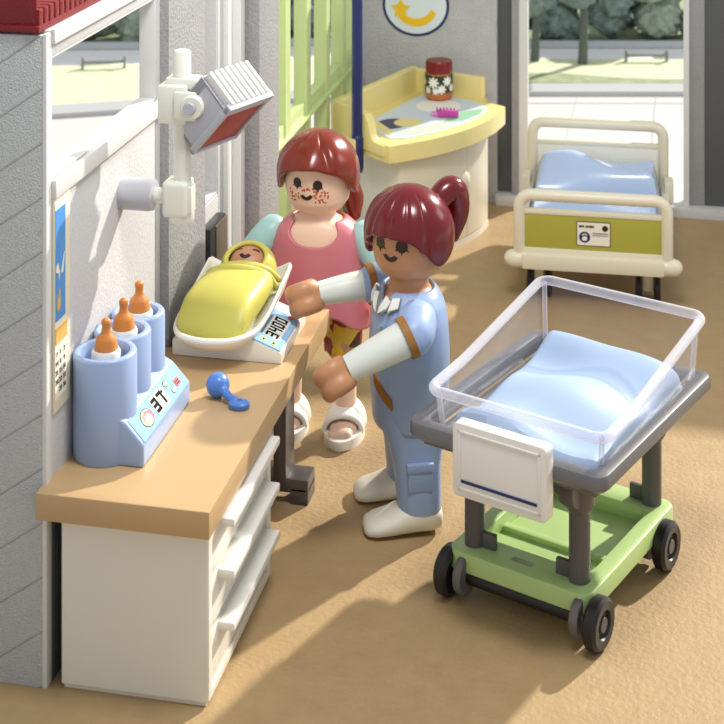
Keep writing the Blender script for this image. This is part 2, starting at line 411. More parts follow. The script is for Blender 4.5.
# green slatted door in the left wall
dr = thing('door_1', 'light green slatted door in the left wall', 'door', (XW-.055, 8.30, 0), 0, None, 'structure')
bm = new(); box(bm, -.03, .05, 0, .20, 0, 2.34, .006); obj('door_jamb', bm, M['gate_pale'], dr)
bm = new(); box(bm, -.03, .07, .20, .30, 0, 2.34, .006); obj('door_stile', bm, M['gate_green'], dr)
for y in (.62, 1.13, 1.66, 2.15, 2.50):
    bm = new(); box(bm, -.03, .055, y-.055, y+.055, .05, 2.34, .005); obj('bar', bm, M['gate_green'], dr)
bm = new(); box(bm, -.02, .045, .3, 2.56, 1.04, 1.13, .006); box(bm, .03, .075, .3, 2.56, 1.035, 1.05, .003); obj('rail', bm, M['gate_green'], dr)
bm = new(); box(bm, -.02, .045, .3, 2.56, .0, .09, .006); obj('rail', bm, M['gate_green'], dr)
# ------------------------------------------------------------ back wall
YB = 11.15
bm = new(); box(bm, -2.40, -1.355, YB, YB+.10, 0, 2.3, .004); box(bm, .08, 3.4, YB+.06, YB+.16, 0, 2.3, .004)
box(bm, -1.36, .09, YB, YB+.1, 2.15, 2.3, .004)
struct('wall_back', bm, M['wall'], 'grey stippled back wall behind the yellow counter', 'wall')
bm = new(); box(bm, -1.36, 1.2, YB-.06, YB+.1, 0, .07, .006); struct('baseboard_back', bm, M['wall_light'], 'pale grey plinth under the back window', 'baseboard')
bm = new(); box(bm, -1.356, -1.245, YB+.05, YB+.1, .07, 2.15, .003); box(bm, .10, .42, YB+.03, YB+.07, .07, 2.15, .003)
struct('trim_8', bm, M['dark_recess_and_shade'], 'dark recessed strips either side of the back window', 'trim')
bm = new(); box(bm, -1.25, -1.20, YB, YB+.1, .07, 2.15, .004); box(bm, -.005, .10, YB+.02, YB+.08, .07, 2.15, .004)
struct('trim_9', bm, M['column'], 'grey uprights beside the back window frame', 'trim')
bm = new(); box(bm, -1.20, -1.135, YB+.01, YB+.08, .07, 2.15, .004); box(bm, -.045, -.005, YB-.01, YB+.08, .07, 2.15, .004); box(bm, -1.135, -.045, YB+.01, YB+.08, 2.08, 2.15, .004); box(bm, -1.135, -.045, YB+.01, YB+.08, .065, .085, .003)
struct('window_3', bm, M['wall_white'], 'tall back window with white frame behind the bed', 'window')
# oval decal
t = thing('wall_sticker', 'oval navy-rimmed sticker with a yellow moon and star on back wall', 'sticker', (-1.945, YB, 1.395))
def oval(rx, rz, n=48): return [(rx*math.cos(2*PI*i/n), rz*math.sin(2*PI*i/n)) for i in range(n)]
RX = Matrix.Rotation(PI/2, 4, 'X')
bm = new(); prism(bm, oval(.245, .225), 0, .006, 0, RX); obj('rim', bm, M['navy'], t, smooth=False)
bm = new(); prism(bm, oval(.225, .205), .006, .009, 0, RX); obj('background', bm, M['decal_bg'], t, smooth=False)
bm = new()
mo = [(.20*math.cos(a)-.0, .17*math.sin(a)) for a in [math.radians(200+i*10) for i in range(15)]]
mi = [(.15*math.cos(a)-.0, .115*math.sin(a)+.01) for a in [math.radians(340-i*10) for i in range(15)]]
prism(bm, [(x*.8+.0, y*.9) for x, y in mo+mi], .009, .011, 0, RX)
st = [((.075 if i % 2 == 0 else .04)*math.cos(i*PI/5+.3)-.11, (.075 if i % 2 == 0 else .04)*math.sin(i*PI/5+.3)-.03) for i in range(10)]
prism(bm, st, .011, .013, 0, RX); obj('moon', bm, M['moon'], t, smooth=False)

# ------------------------------------------------------------ calendar, dispenser on the left wall
t = thing('wall_calendar', 'tall calendar with a blue sea picture hung at near end of left wall', 'calendar', (XW+.001, 5.478, 1.41))
MY = Matrix(((0, 0, 1, 0), (1, 0, 0, 0), (0, 1, 0, 0), (0, 0, 0, 1)))   # (x,y,z)->(z,x,y): draws on the wall
bm = new(); box(bm, -.045, .105, -.42, .41, 0, .010, .002, MY); obj('frame', bm, M['cream_warm'], t)
bm = new(); box(bm, -.044, .062, -.37, .36, .010, .013, 0, MY); obj('page', bm, M['paper'], t, smooth=False)
bm = new(); box(bm, -.044, .048, -.08, .335, .013, .015, 0, MY)
f0 = set(bm.faces); prism(bm, [(-.042, .12), (-.025, .135), (-.01, .10), (-.012, .065), (-.02, .095), (-.042, .105)], .015, .0165, 0, MY)
prism(bm, [(.005, .09), (.03, .15), (.038, .16), (.022, .085)], .015, .0165, 0, MY); setmat(bm, f0, 1)
f0 = set(bm.faces); prism(bm, [(-.035, -.03), (-.02, -.05), (0, -.03), (-.005, .03), (-.015, .04), (-.02, -.0), (-.03, .02)], .015, .0165, 0, MY); box(bm, -.044, .062, -.165, -.105, .013, .016, 0, MY); setmat(bm, f0, 2)
obj('picture', bm, [M['sky_print'], M['paper'], M['sand_print']], t, smooth=False)
bm = new()
for cx, col in ((-.030, (7, 14, 21, 28)), (.003, (1, 8, 15, 22, 29)), (.038, (2, 9, 16, 23, 30))):
    for k, s in enumerate(col): text_bm(bm, str(s), .026, MY @ Matrix.Translation((cx, -.205-k*.034, .0145)))
obj('date_numerals', bm, M['bark'], t, smooth=False)
t = thing('wall_dispenser', 'black and bronze box mounted on left wall behind the baby scale', 'dispenser', (XW+.001, 7.36, .9))
bm = new(); box(bm, 0, .05, -.13, .13, -.16, .17, .01); obj('case', bm, M['black'], t)
bm = new(); box(bm, .045, .058, -.05, .13, -.14, .16, .008); obj('cover', bm, M['bronze'], t)

# ------------------------------------------------------------ desk
t = thing('desk', 'long tan topped desk with white drawer unit along left wall', 'desk', (-2.0, 5.40, 0))
def L(x, y): return (x+2.0, y-5.40)
bm = new()
poly = [(-2.338, 5.325), (-1.675, 5.325), (-1.670, 7.2), (-2.20, 7.2), (-2.20, 6.63), (-2.318, 6.63), (-2.318, 5.380), (-2.338, 5.380)]
prism(bm, [L(*p) for p in poly], .65, .75, .007); obj('tabletop', bm, M['worktop'], t)
bm = new()
x0, y0 = L(-2.27, 5.40); x1, y1 = L(-1.702, 6.26)
box(bm, x0+.004, x1-.03, y0+.004, y1-.004, .02, .645, 0); box(bm, x0, x1, y0, y0+.05, .012, .65, .012, None, 3); box(bm, x0, x1, y1-.05, y1, .012, .65, .008)
box(bm, x0+.01, x1-.001, y0+.03, y1-.03, .0125, .05, .004); box(bm, x0+.01, x1-.006, y0+.03, y1-.03, .62, .6495, .003)
box(bm, x0+.01, x1-.012, y0+.012, y1-.012, 0, .014, 0)
obj('cabinet', bm, M['cream'], t)
for k, z in enumerate((.44, .25, .055)):
    bm = new(); box(bm, x1-.03, x1-.008, y0+.056, y1-.056, z, z+.178, .008); d = obj('drawer', bm, M['cream'], t)
    bm = new(); box(bm, x1-.012, x1+.056, y0+.14, y1-.06, z+.145, z+.178, .008)
    h = obj('handle', bm, M['white'], d)
bm = new()
lx, ly = L(-1.77, 6.90)
box(bm, lx-.075, lx-.015, ly-.08, ly+.08, .09, .65, .008); box(bm, lx-.14, lx+.085, ly-.07, ly+.07, .05, .115, .012); box(bm, lx-.0, lx+.085, ly-.07, ly+.07, 0, .08, .01)
box(bm, lx-.4, lx-.3, ly-.07, ly+.07, 0, .65, .01); box(bm, lx-.3, lx-.07, ly-.04, ly+.04, .55, .62, .008)
obj('leg', bm, M['charcoal'], t)

# ------------------------------------------------------------ bottle warmer and bottles
TX, TY, TZ = -2.198, 5.66, .75
t = thing('bottle_warmer', 'light blue three-tube bottle warmer with 37 degree display on the desk', 'bottle warmer', (TX, TY, TZ))
bm = new()
tubes = [(.0, 0, .122, .40), (-.004, .20, .112, .40), (-.006, .385, .108, .40)]
for cx, cy, r, h in tubes:
    lathe(bm, [(r*.96, 0), (r, .012), (r, h-.012), (r-.006, h-.003), (r-.014, h), (r-.026, h-.004), (r-.03, h-.015), (r-.03, h-.10), (.0, h-.10)], (cx, cy, 0), 40)
bx = [(-.02, 0), (.185, 0), (.185, .085), (.11, .165), (.06, .19), (-.02, .20)]
m3 = Matrix(((1, 0, 0, 0), (0, 0, 1, -.085), (0, 1, 0, 0), (0, 0, 0, 1)))
prism(bm, bx, 0, .565, .012, m3, 3)
obj('body', bm, M['warmer_blue'], t)
# control panel on the slope from (.182,.09) to (.11,.165)
e = Vector((.185-.11, 0, .085-.165)); ln = e.length; e.normalize(); nrm = Vector((-e.z, 0, e.x)).normalized()
PM = Matrix.Translation((.1475, .1975, .125)) @ Matrix((( 0, -e.x, nrm.x, 0), (1, 0, 0, 0), (0, -e.z, nrm.z, 0), (0, 0, 0, 1)))
w2 = ln*.47
bm = new(); box(bm, -.262, .262, -w2, w2, -.002, .003, .001, PM)
f0 = set(bm.faces); prism(bm, rrect(-.07, .07, -.036, .036, .015), .003, .005, 0, PM); setmat(bm, f0, 1)
seven(bm, '37', .056, .044, .016, .013, PM @ Matrix.Translation((-.012, 0, .005)), 2)
f0 = set(bm.faces); box(bm, .045, .055, .012, .022, .005, .007, 0, PM); setmat(bm, f0, 2)
def disc(x, y, rx, ry, z0, z1, mi):
    f0 = set(bm.faces); prism(bm, [(x+rx*math.cos(a*PI/12), y+ry*math.sin(a*PI/12)) for a in range(24)], z0, z1, 0, PM); setmat(bm, f0, mi)
disc(-.145, -.002, .052, .034, .003, .004, 2); disc(-.145, -.002, .048, .031, .004, .0045, 4); disc(-.137, -.006, .042, .027, .0045, .005, 3); disc(-.145, -.01, .03, .021, .005, .006, 1)
disc(.11, .022, .021, .013, .003, .004, 2); disc(.11, .022, .018, .010, .004, .005, 4)
disc(.135, -.022, .019, .012, .003, .004, 2); disc(.135, -.022, .016, .010, .004, .005, 1)
f0 = set(bm.faces); box(bm, .17, .215, -.026, .006, .003, .005, 0, PM); setmat(bm, f0, 3)
f0 = set(bm.faces); box(bm, .175, .21, -.018, -.014, .005, .006, 0, PM); box(bm, .175, .21, -.008, -.004, .005, .006, 0, PM); setmat(bm, f0, 2)
obj('control_panel', bm, [M['panel_blue'], M['lcd'], M['ink'], M['print_red'], M['print_green']], t, smooth=False)
for k, (cx, cy, r, h) in enumerate(tubes):
    b = thing('baby_bottle', ['orange teated baby bottle in the warmer tube nearest the calendar', 'orange teated baby bottle in the middle tube of the warmer', 'orange teated baby bottle in the warmer tube farthest from the calendar'][k],
              'baby bottle', (TX+cx, TY+cy, TZ+h-.098), 0, 'baby bottles in the warmer'); b.location.y += .01; bz = .76
    bm = new(); lathe(bm, [(.05, 0), (.056, .005), (.056, .085), (.05, .095), (.0, .095)], n=32); obj('bottle_collar', bm, M['white'], b)
    bm = new(); lathe(bm, [(.043, .093), (.046, .10), (.041, .115), (.040, .127), (.035, .141), (.022, .152), (.017, .163), (.016, .183), (.019, .193), (.018, .203), (.010, .211), (.0, .213)], n=28)
    obj('teat', bm, M['teat'], b)

# ------------------------------------------------------------ blue rattle
t = thing('rattle', 'small bright blue plastic rattle lying on the tan desktop', 'rattle', (-1.87, 6.17, .75), 0)
bm = new(); ell(bm, (-.045, .035, .05), (.05, .05, .05)); tube(bm, [(-.02, .01, .045), (.02, -.015, .028), (.05, -.03, .02)], [.022, .017, .018], 12, 5)
bm2 = remesh(bm, .006, 3); obj('head', bm2, M['rattle_blue'], t, auto=0)
bm = new(); lathe(bm, [(.0, 0), (.032, 0), (.038, .008), (.038, .022), (.03, .03), (.014, .031), (.012, .026), (0, .026)], n=24, mtx=Matrix.Translation((.07, -.045, .0)) @ Matrix.Diagonal((1.15, .9, 1, 1))); obj('handle', bm, M['rattle_blue'], t)

# ------------------------------------------------------------ baby scale
SX, SY = -2.0, 6.80
t = thing('baby_scale', 'white baby scale with a 3400 display on the desk', 'baby scale', (SX, SY, .75))
bm = new(); XZ = Matrix(((1, 0, 0, 0), (0, 0, 1, 0), (0, 1, 0, 0), (0, 0, 0, 1)))
prism(bm, [(-.235, 0), (.265, 0), (.265, .05), (.115, .105), (-.235, .07)], -.245, .20, .010, XZ)
obj('base', bm, M['cream'], t)
DM = Matrix.Translation((.193, -.07, .0765)) @ Matrix.Rotation(math.atan2(.055, .15), 4, 'Y') @ Matrix(((0, -1, 0, 0), (1, 0, 0, 0), (0, 0, 1, 0), (0, 0, 0, 1)))
bm = new(); box(bm, -.17, .17, -.066, .066, -.002, .006, .002, DM)
f0 = set(bm.faces); prism(bm, rrect(-.10, .11, -.042, .042, .008), .006, .008, 0, DM); setmat(bm, f0, 1)
seven(bm, '3400', .060, .038, .014, .010, DM @ Matrix.Translation((.005, 0, .008)), 2)
f0 = set(bm.faces); prism(bm, rrect(-.155, -.12, .008, .038, .01), .006, .008, 0, DM); prism(bm, rrect(-.155, -.12, -.04, -.01, .01), .006, .008, 0, DM); setmat(bm, f0, 3)
f0 = set(bm.faces); prism(bm, [(-.148, .023), (-.13, .015), (-.13, .031)], .008, .009, 0, DM); prism(bm, [(-.127, -.025), (-.145, -.017), (-.145, -.033)], .008, .009, 0, DM); setmat(bm, f0, 2)
f0 = set(bm.faces); prism(bm, [(.148+.014*math.cos(a*PI/8), -.03+.014*math.sin(a*PI/8)) for a in range(16)], .006, .008, 0, DM); setmat(bm, f0, 4)
obj('display', bm, [M['panel_blue'], M['lcd'], M['ink'], M['print_green'], M['print_red']], t, smooth=False)
# tray: U-shaped trough, low round lip in front, rising sides at the back
tp = rrect(-.245, .175, -.42, .33, .05, 4)
tp = [(v.x, v.y) for v in spline([(.175, .29, 0), (.175, .10, 0), (.172, -.10, 0), (.15, -.27, 0), (.085, -.375, 0), (-.035, -.41, 0), (-.155, -.375, 0), (-.22, -.27, 0), (-.237, -.10, 0), (-.237, .10, 0), (-.237, .29, 0)], 5)]
tp = tp+[(-.23, .33), (-.15, .345), (.08, .345), (.16, .33)]
tcx, tcy = -.035, 0
def tr_rim(y): return .135+.105*max(0, (y+.25)/.6)**1.25
def tr_ring(k, zf): return [Vector((tcx+(x-tcx)*k, tcy+(y-tcy)*k+.02*(1-k), zf(y)-(.09*max(0, 1-abs(x+.035)/.2)**.5*(y > .3) if zf(.2) > .16 else 0))) for x, y in tp]
fl = lambda y: .095+.05*(y+.4)/.75
bm = new()
rings(bm, [tr_ring(.70, lambda y: fl(y)-.03), tr_ring(.86, lambda y: fl(y)-.018), tr_ring(.985, lambda y: tr_rim(y)-.012), tr_ring(1.0, lambda y: tr_rim(y)), tr_ring(.985, lambda y: tr_rim(y)+.012), tr_ring(.95, lambda y: tr_rim(y)+.014), tr_ring(.925, lambda y: tr_rim(y)), tr_ring(.84, lambda y: fl(y)+.012), tr_ring(.72, lambda y: fl(y)), tr_ring(.3, lambda y: fl(y*.3))])
obj('tray', bm, M['cream'], t, auto=0)

# ------------------------------------------------------------ baby
BX, BY, BZ = -2.032, 6.815, .880
t = thing('baby', 'person, baby with closed eyes wrapped in a yellow swaddle on the scale tray', 'person', (BX, BY, BZ))
t.rotation_euler = (math.radians(4.5), 0, math.radians(-3))
bm = new(); ell(bm, (.005, .215, .088), (.098, .098, .095)); ell(bm, (.005, .05, .075), (.1, .2, .05)); ell(bm, (.005, -.12, .06), (.085, .12, .04))
bm = remesh(bm, .008, 4)
tree_b = BVHTree.FromBMesh(bm)
def hit(bvh, o, d):
    r = bvh.ray_cast(Vector(o), Vector(d)); return r[0], r[1]
def stick(bm, bvh, pts, fn, off, mi):
    # pts: outline in 2-D, fn maps a 2-D point to a ray (origin, direction) towards the surface
    c = (sum(p[0] for p in pts)/len(pts), sum(p[1] for p in pts)/len(pts)); V = []
    for p in [c]+pts:
        h, n = hit(bvh, *fn(p)); 
        if h is None: return
        V.append((h, n))
    cv = bm.verts.new(V[0][0]+V[0][1]*off); ov = [bm.verts.new(h+n*off) for h, n in V[1:]]
    bvv = [bm.verts.new(h-n*.002) for h, n in V[1:]]; k = len(ov)
    for i in range(k):
        j = (i+1) % k
        f = bm.faces.new((cv, ov[i], ov[j])); f.material_index = mi
        f = bm.faces.new((ov[i], bvv[i], bvv[j], ov[j])); f.material_index = mi
def circ(x, y, rx, ry=None, n=14): return [(x+rx*math.cos(2*PI*i/n), y+(ry or rx)*math.sin(2*PI*i/n)) for i in range(n)]
fb = lambda p: ((p[0]+.005, .20-.25*.80+p[1]*.80, .105+.25*.60+p[1]*.6+.0), (0, .8, -.6))
def arc(x, y, r, a0, a1, w, n=9, sq=1):
    A = [math.radians(a0+(a1-a0)*i/n) for i in range(n+1)]
    return [(x+r*math.cos(a), y+sq*r*math.sin(a)) for a in A]+[(x+(r-w)*math.cos(a), y+sq*(r-w)*math.sin(a)) for a in reversed(A)]
def baby_face(p): 
    # rays from the front and above
    return (Vector((p[0]+.005, .215, .088))+Vector((0, -.55, .835))*.3+Vector((0, .835, .55))*(p[1]+.012), Vector((0, .55, -.835)))
for pts in (arc(-.04, .022, .017, 20, 160, .008), arc(.04, .022, .017, 20, 160, .008)): stick(bm, tree_b, pts, baby_face, .002, 1)
stick(bm, tree_b, arc(0, .004, .030, 200, 340, .016), baby_face, .002, 1)
obj('body', bm, [M['baby_skin'], M['eye']], t, auto=60)
# swaddle: loft from foot to chest plus hood around the face
bm = new(); secs = []
for y, w, h, p in ((-.325, .09, .02, 3), (-.32, .14, .05, 3.2), (-.295, .155, .085, 3.4), (-.25, .160, .12, 3.4), (-.18, .165, .152, 3.2), (-.08, .168, .155, 3), (.02, .165, .150, 2.8), (.10, .160, .145, 2.6), (.125, .155, .14, 2.5), (.135, .140, .12, 2.4)):
    r = []
    for i in range(40):
        a = 2*PI*i/40; c, s = math.cos(a), math.sin(a)
        dent = .012*math.exp(-((a-2.1)/.35)**2)*math.exp(-((y+.12)/.08)**2)
        crest = 1+.05*math.exp(-((a-.9)/.3)**2)*math.exp(-((y+.22)/.1)**2)
        r.append(Vector((w*crest*math.copysign(abs(c)**(2/p), c), y, h*.5+(h*.5*crest-dent)*math.copysign(abs(s)**(2/p), s))))
    secs.append(r)
rings(bm, secs)
obj('swaddle', bm, M['swaddle'], t, auto=0)
bm = new()
tube(bm, [(-.155, .13, .03), (-.145, .10, .095), (-.06, .075, .140), (.05, .09, .138), (.13, .11, .105), (.160, .14, .04)], [.016, .018, .019, .019, .018, .015], 12, 6)
tube(bm, [(-.15, .15, .05), (-.09, .125, .118), (.02, .125, .140), (.11, .155, .112), (.155, .20, .05)], [.014, .018, .020, .018, .014], 12, 6)
obj('fold', bm, M['swaddle'], t, auto=0)
bm = new(); rs = []
for j in range(11):
    th = math.radians(47+j*12.5)     # polar from face axis
    ax = Vector((0, -.42, .907)); uu = Vector((1, 0, 0)); vv = ax.cross(uu)
    R_ = .128
    rs.append([Vector((.005, .21, .085))+R_*(math.cos(th)*ax*.95+math.sin(th)*(math.cos(2*PI*i/36)*uu*1.05+math.sin(2*PI*i/36)*vv)) for i in range(36)])
rings(bm, rs, cap=False)
o = obj('hood', bm, M['swaddle'], t, auto=0); md = o.modifiers.new('thick', 'SOLIDIFY'); md.thickness = .026; md.offset = -1
md = o.modifiers.new('soft', 'SUBSURF'); md.levels = md.render_levels = 1

# ------------------------------------------------------------ examination lamp
t = thing('examination_lamp', 'white jointed wall lamp with ribbed grey head above the desk', 'lamp', (XW, 6.17, 1.58))
bm = new(); lathe(bm, [(.066, 0), (.066, .12), (.062, .14), (.045, .146), (0, .146)], axis='X', n=32); obj('wall_mount', bm, M['lamp_grey'], t)
bm = new(); lathe(bm, [(.032, .14), (.032, .2), (.05, .205)], axis='X', n=24)
box(bm, .19, .30, -.055, .055, -.075, .075, .022, None, 3); box(bm, .27, .315, -.04, .02, -.055, .055, .008); lathe(bm, [(.045, -.10), (.05, -.09), (.05, -.06)], (.262, 0, 0), 24)
obj('knuckle', bm, M['lamp_white'], t)
bm = new(); lathe(bm, [(.03, -.09), (.036, -.085), (.036, .60), (.03, .608), (0, .608)], (.262, 0, 0), 24); obj('pole', bm, M['lamp_white'], t)
# head frame: e1 along the length, e2 towards the lit face, e3 down the side
ph = math.radians(68); e1 = Vector((math.cos(ph), math.sin(ph), 0)); pp = Vector((math.sin(ph), -math.cos(ph), 0))
e2 = (pp*.134-Vector((0, 0, .126))).normalized(); e3 = (-pp*.211-Vector((0, 0, .187))).normalized(); e3 = (e3-e2*e3.dot(e2)).normalized()
L1, L2, L3 = .275, .185, .275
O = Vector((-1.945, 6.10, 2.112))-Vector((XW, 6.17, 1.58))
HM = Matrix.Translation(O) @ Matrix(((e1.x, e2.x, e3.x, 0), (e1.y, e2.y, e3.y, 0), (e1.z, e2.z, e3.z, 0), (0, 0, 0, 1)))
bm = new(); 
lathe(bm, [(.048, -.015), (.05, 0), (.05, .02), (.044, .03), (0, .03)], (0, 0, 0), 28, mtx=Matrix.Translation((.33, -.06, .395)) @ Matrix.Rotation(PI/2, 4, 'X'))
box(bm, .175, .30, -.07, .05, .315, .475, .016); box(bm, .25, .345, -.082, -.05, .335, .455, .014)
box(bm, .20, .34, -.04, .05, .455, .50, .012)
obj('bracket', bm, M['lamp_white'], t)
bm = new(); lathe(bm, [(.026, 0), (.026, .012), (.022, .016), (0, .016)], n=20, mtx=Matrix.Translation((.325, -.092, .395)) @ Matrix.Rotation(PI/2, 4, 'X')); obj('bolt', bm, M['lamp_grey'], t)
bm = new()
# open box: shell with the lit face at +e2 side
box(bm, 0, L1, 0, .05, 0.015, L3, .006, HM); box(bm, 0, .02, 0, L2, .015, L3, .004, HM); box(bm, L1-.02, L1, 0, L2, .015, L3, .004, HM)
box(bm, 0, L1, 0, L2, L3-.02, L3, .004, HM); box(bm, 0, L1, 0, L2, .015, .03, .003, HM)
box(bm, -.008, L1+.008, L2-.02, L2+.012, -.012, .03, .006, HM); box(bm, -.008, .012, L2-.02, L2+.01, -.01, L3+.008, .005, HM); box(bm, L1-.012, L1+.008, L2-.02, L2+.01, -.01, L3+.008, .005, HM)
box(bm, -.008, L1+.008, L2-.02, L2+.01, L3-.012, L3+.008, .005, HM)
obj('lamp_head', bm, M['lamp_grey'], t)
bm = new()
for k in range(8):
    x = .012+k*(L1-.04)/7; box(bm, x, x+.017, .01, L2-.01, -.022, .018, .004, HM)
obj('cooling_ribs', bm, M['wall_white'], t)
bm = new(); box(bm, .010, L1-.010, L2-.03, L2+.002, .02, L3-.010, .003, HM); obj('lamp_face', bm, M['lamp_red'], t)

# ------------------------------------------------------------ corner counter with changing mat
t = thing('changing_counter', 'yellow topped corner changing counter with white curved cabinet and navy pole', 'counter', (-1.93, 11.10, 0), math.radians(-17))
DK = [(-.03, 0), (-.06, -1.14), (.50, -1.37)]+[(v.x, v.y) for v in spline([(.50, -1.37, 0), (.66, -1.10, 0), (.765, -.80, 0), (.80, -.48, 0), (.775, -.20, 0), (.74, -.14, 0), (.66, -.12, 0)], 5)[1:]]+[(.58, -.10), (.56, 0)]
bm = new(); prism(bm, DK, .665, .775, .012)
def wallseg(a, b, z1, th=.06, z0=.70):
    d = Vector((b[0]-a[0], b[1]-a[1], 0)); Ln = d.length; an = math.atan2(d.y, d.x)
    box(bm, -.0, Ln, -th/2, th/2, z0, z1, .014, Matrix.Translation((a[0], a[1], 0)) @ Matrix.Rotation(an, 4, 'Z'), 3)
wallseg((-.03, -1.12), (.0, -.03), .945); wallseg((-.02, -.035), (.55, -.035), .93)
pr = [(0, .70), (0, .945), (.28, .945), (.36, .93), (.40, .88), (.42, .80), (.45, .775), (.56, .772), (.56, .70)]
an = math.atan2(-.235, .53)
prism(bm, pr, -.03, .03, .01, Matrix.Translation((-.04, -1.115, 0)) @ Matrix.Rotation(an, 4, 'Z') @ Matrix(((1, 0, 0, 0), (0, 0, 1, 0), (0, 1, 0, 0), (0, 0, 0, 1))))
box(bm, .25, .34, -.10, -.02, .69, .775, .012, Matrix.Translation((-.04, -1.115, 0)) @ Matrix.Rotation(an, 4, 'Z'))
obj('countertop', bm, M['yellow'], t, loc=(0, 0, .03))
bm = new(); tube(bm, [(.225, -1.29, .655), (.225, -1.29, 1.9)], .035, 20); tube(bm, [(.225, -1.29, .61), (.225, -1.29, .80)], .042, 20); obj('pole', bm, M['navy'], t)
CB = [(.03, -.05), (.03, -1.02), (.49, -1.22)]+[(v.x, v.y) for v in spline([(.49, -1.22, 0), (.60, -.98, 0), (.665, -.70, 0), (.685, -.45, 0), (.66, -.22, 0)], 6)[1:]]+[(.56, -.16), (.52, -.05)]
bm = new(); prism(bm, CB, .0, .71, .006); obj('cabinet', bm, M['white'], t)
fr = [(v.x, v.y) for v in spline([(.505, -1.225, 0), (.615, -.985, 0), (.68, -.70, 0), (.70, -.45, 0), (.675, -.24, 0)], 8)]
inn = [(x-.03, y) for x, y in fr]
def strip(i0, i1, z0, z1, m, name, parent):
    bm = new(); prism(bm, fr[i0:i1+1]+list(reversed(inn[i0:i1+1])), z0, z1, .004); return obj(name, bm, m, parent)
d1 = strip(0, 18, .05, .69, M['cream_warm'], 'door', t); d2 = strip(18, 31, .05, .69, M['cream_warm'], 'door', t)
bm = new(); prism(bm, fr+list(reversed(inn)), 0.0, .045, .004); obj('plinth', bm, M['cream'], t)
k = fr[17]
bm = new(); ell(bm, (k[0]+.012, k[1]+.0, .43), (.028, .05, .058)); obj('knob', bm, M['cream_warm'], d1)
bm = new()
mt = [(.12, -.12), (.12, -1.02), (.42, -1.22), (.52, -1.17), (.62, -.95), (.69, -.70), (.71, -.45), (.68, -.26), (.50, -.12)]
prism(bm, mt, .775, .781)
def patch(pts, mi, z=.781):
    f0 = set(bm.faces); prism(bm, pts, z, z+.0015); setmat(bm, f0, mi)
patch(circ(.28, -.92, .10, .13, 20), 1); patch(circ(.36, -.84, .09, .11, 18), 3, .7815); patch(circ(.36, -.38, .15, .17, 20), 2, .7815)
patch([(.56, -.72), (.66, -.62), (.69, -.42), (.66, -.30), (.58, -.40), (.54, -.55)], 4, .7815); patch([(.42, -1.12), (.52, -1.08), (.62, -.88), (.66, -.68), (.56, -.74), (.46, -.92)], 5, .7815)
patch([(.14, -1.0), (.40, -1.17), (.38, -1.08), (.18, -.92)], 3, .7815)
obj('changing_mat', bm, [M['mat_blue'], M['navy'], M['petal'], M['yellow'], M['mat_green'], M['mat_pale_green']], t, smooth=False, loc=(0, 0, .03))

# jar and comb on the counter
JX, JY = -1.725, 10.83
t = thing('jar', 'small amber jar with red lid and daisy label on the yellow counter', 'jar', (JX, JY, .813))
bm = new(); lathe(bm, [(.0, 0), (.07, 0), (.088, .012), (.095, .04), (.095, .17), (.085, .19)], n=36); obj('glass', bm, M['amber'], t)
bm = new(); lathe(bm, [(.096, .055), (.0985, .056), (.0985, .175), (.096, .176)], n=36)
def daisy(a0, z0, r):
    f0 = set(bm.faces)
    for k in range(8):
        a = k*PI/4; 
        cx, cz = a0+r*.6*math.cos(a)/.1, z0+r*.6*math.sin(a)
        pts = [(cx+(r*.42*math.cos(q)*math.cos(a)-r*.2*math.sin(q)*math.sin(a))/.1, cz+r*.42*math.cos(q)*math.sin(a)+r*.2*math.sin(q)*math.cos(a)) for q in [i*PI/5 for i in range(10)]]
        vs = [bm.verts.new((.1005*math.cos(p[0]), .1005*math.sin(p[0]), p[1])) for p in pts]
        bm.faces.new(vs)
    vs = [bm.verts.new((.101*math.cos(a0+r*.28*math.cos(i*PI/5)/.1), .101*math.sin(a0+r*.28*math.cos(i*PI/5)/.1), z0+r*.28*math.sin(i*PI/5))) for i in range(10)]; bm.faces.new(vs)
    setmat(bm, f0, 1)
for a, z, r in ((-105, .13, .042), (-70, .085, .034), (-45, .14, .036), (-130, .075, .028), (-95, .072, .026), (-20, .09, .03), (-160, .13, .03)): daisy(math.radians(a), z, r)
obj('paper_label', bm, [M['label_green'], M['petal']], t, auto=60)
bm = new(); lathe(bm, [(.07, .185), (.09, .187), (.094, .195), (.094, .258), (.088, .27), (.0, .272)], n=36); obj('lid', bm, M['jar_red'], t)
t = thing('hairbrush', 'tiny pink and magenta brush lying on the changing mat', 'brush', (-1.62, 10.40, .815), math.radians(4))
bm = new(); box(bm, -.09, .09, -.03, .03, 0, .02, .008); obj('back', bm, M['pink'], t)
bm = new()
for i in range(6):
    box(bm, -.055+i*.023, -.044+i*.023, .0, .012, .018, .05, .002)
box(bm, -.04, .10, -.055, -.02, .0, .045, .006)
obj('bristles', bm, M['magenta'], t)

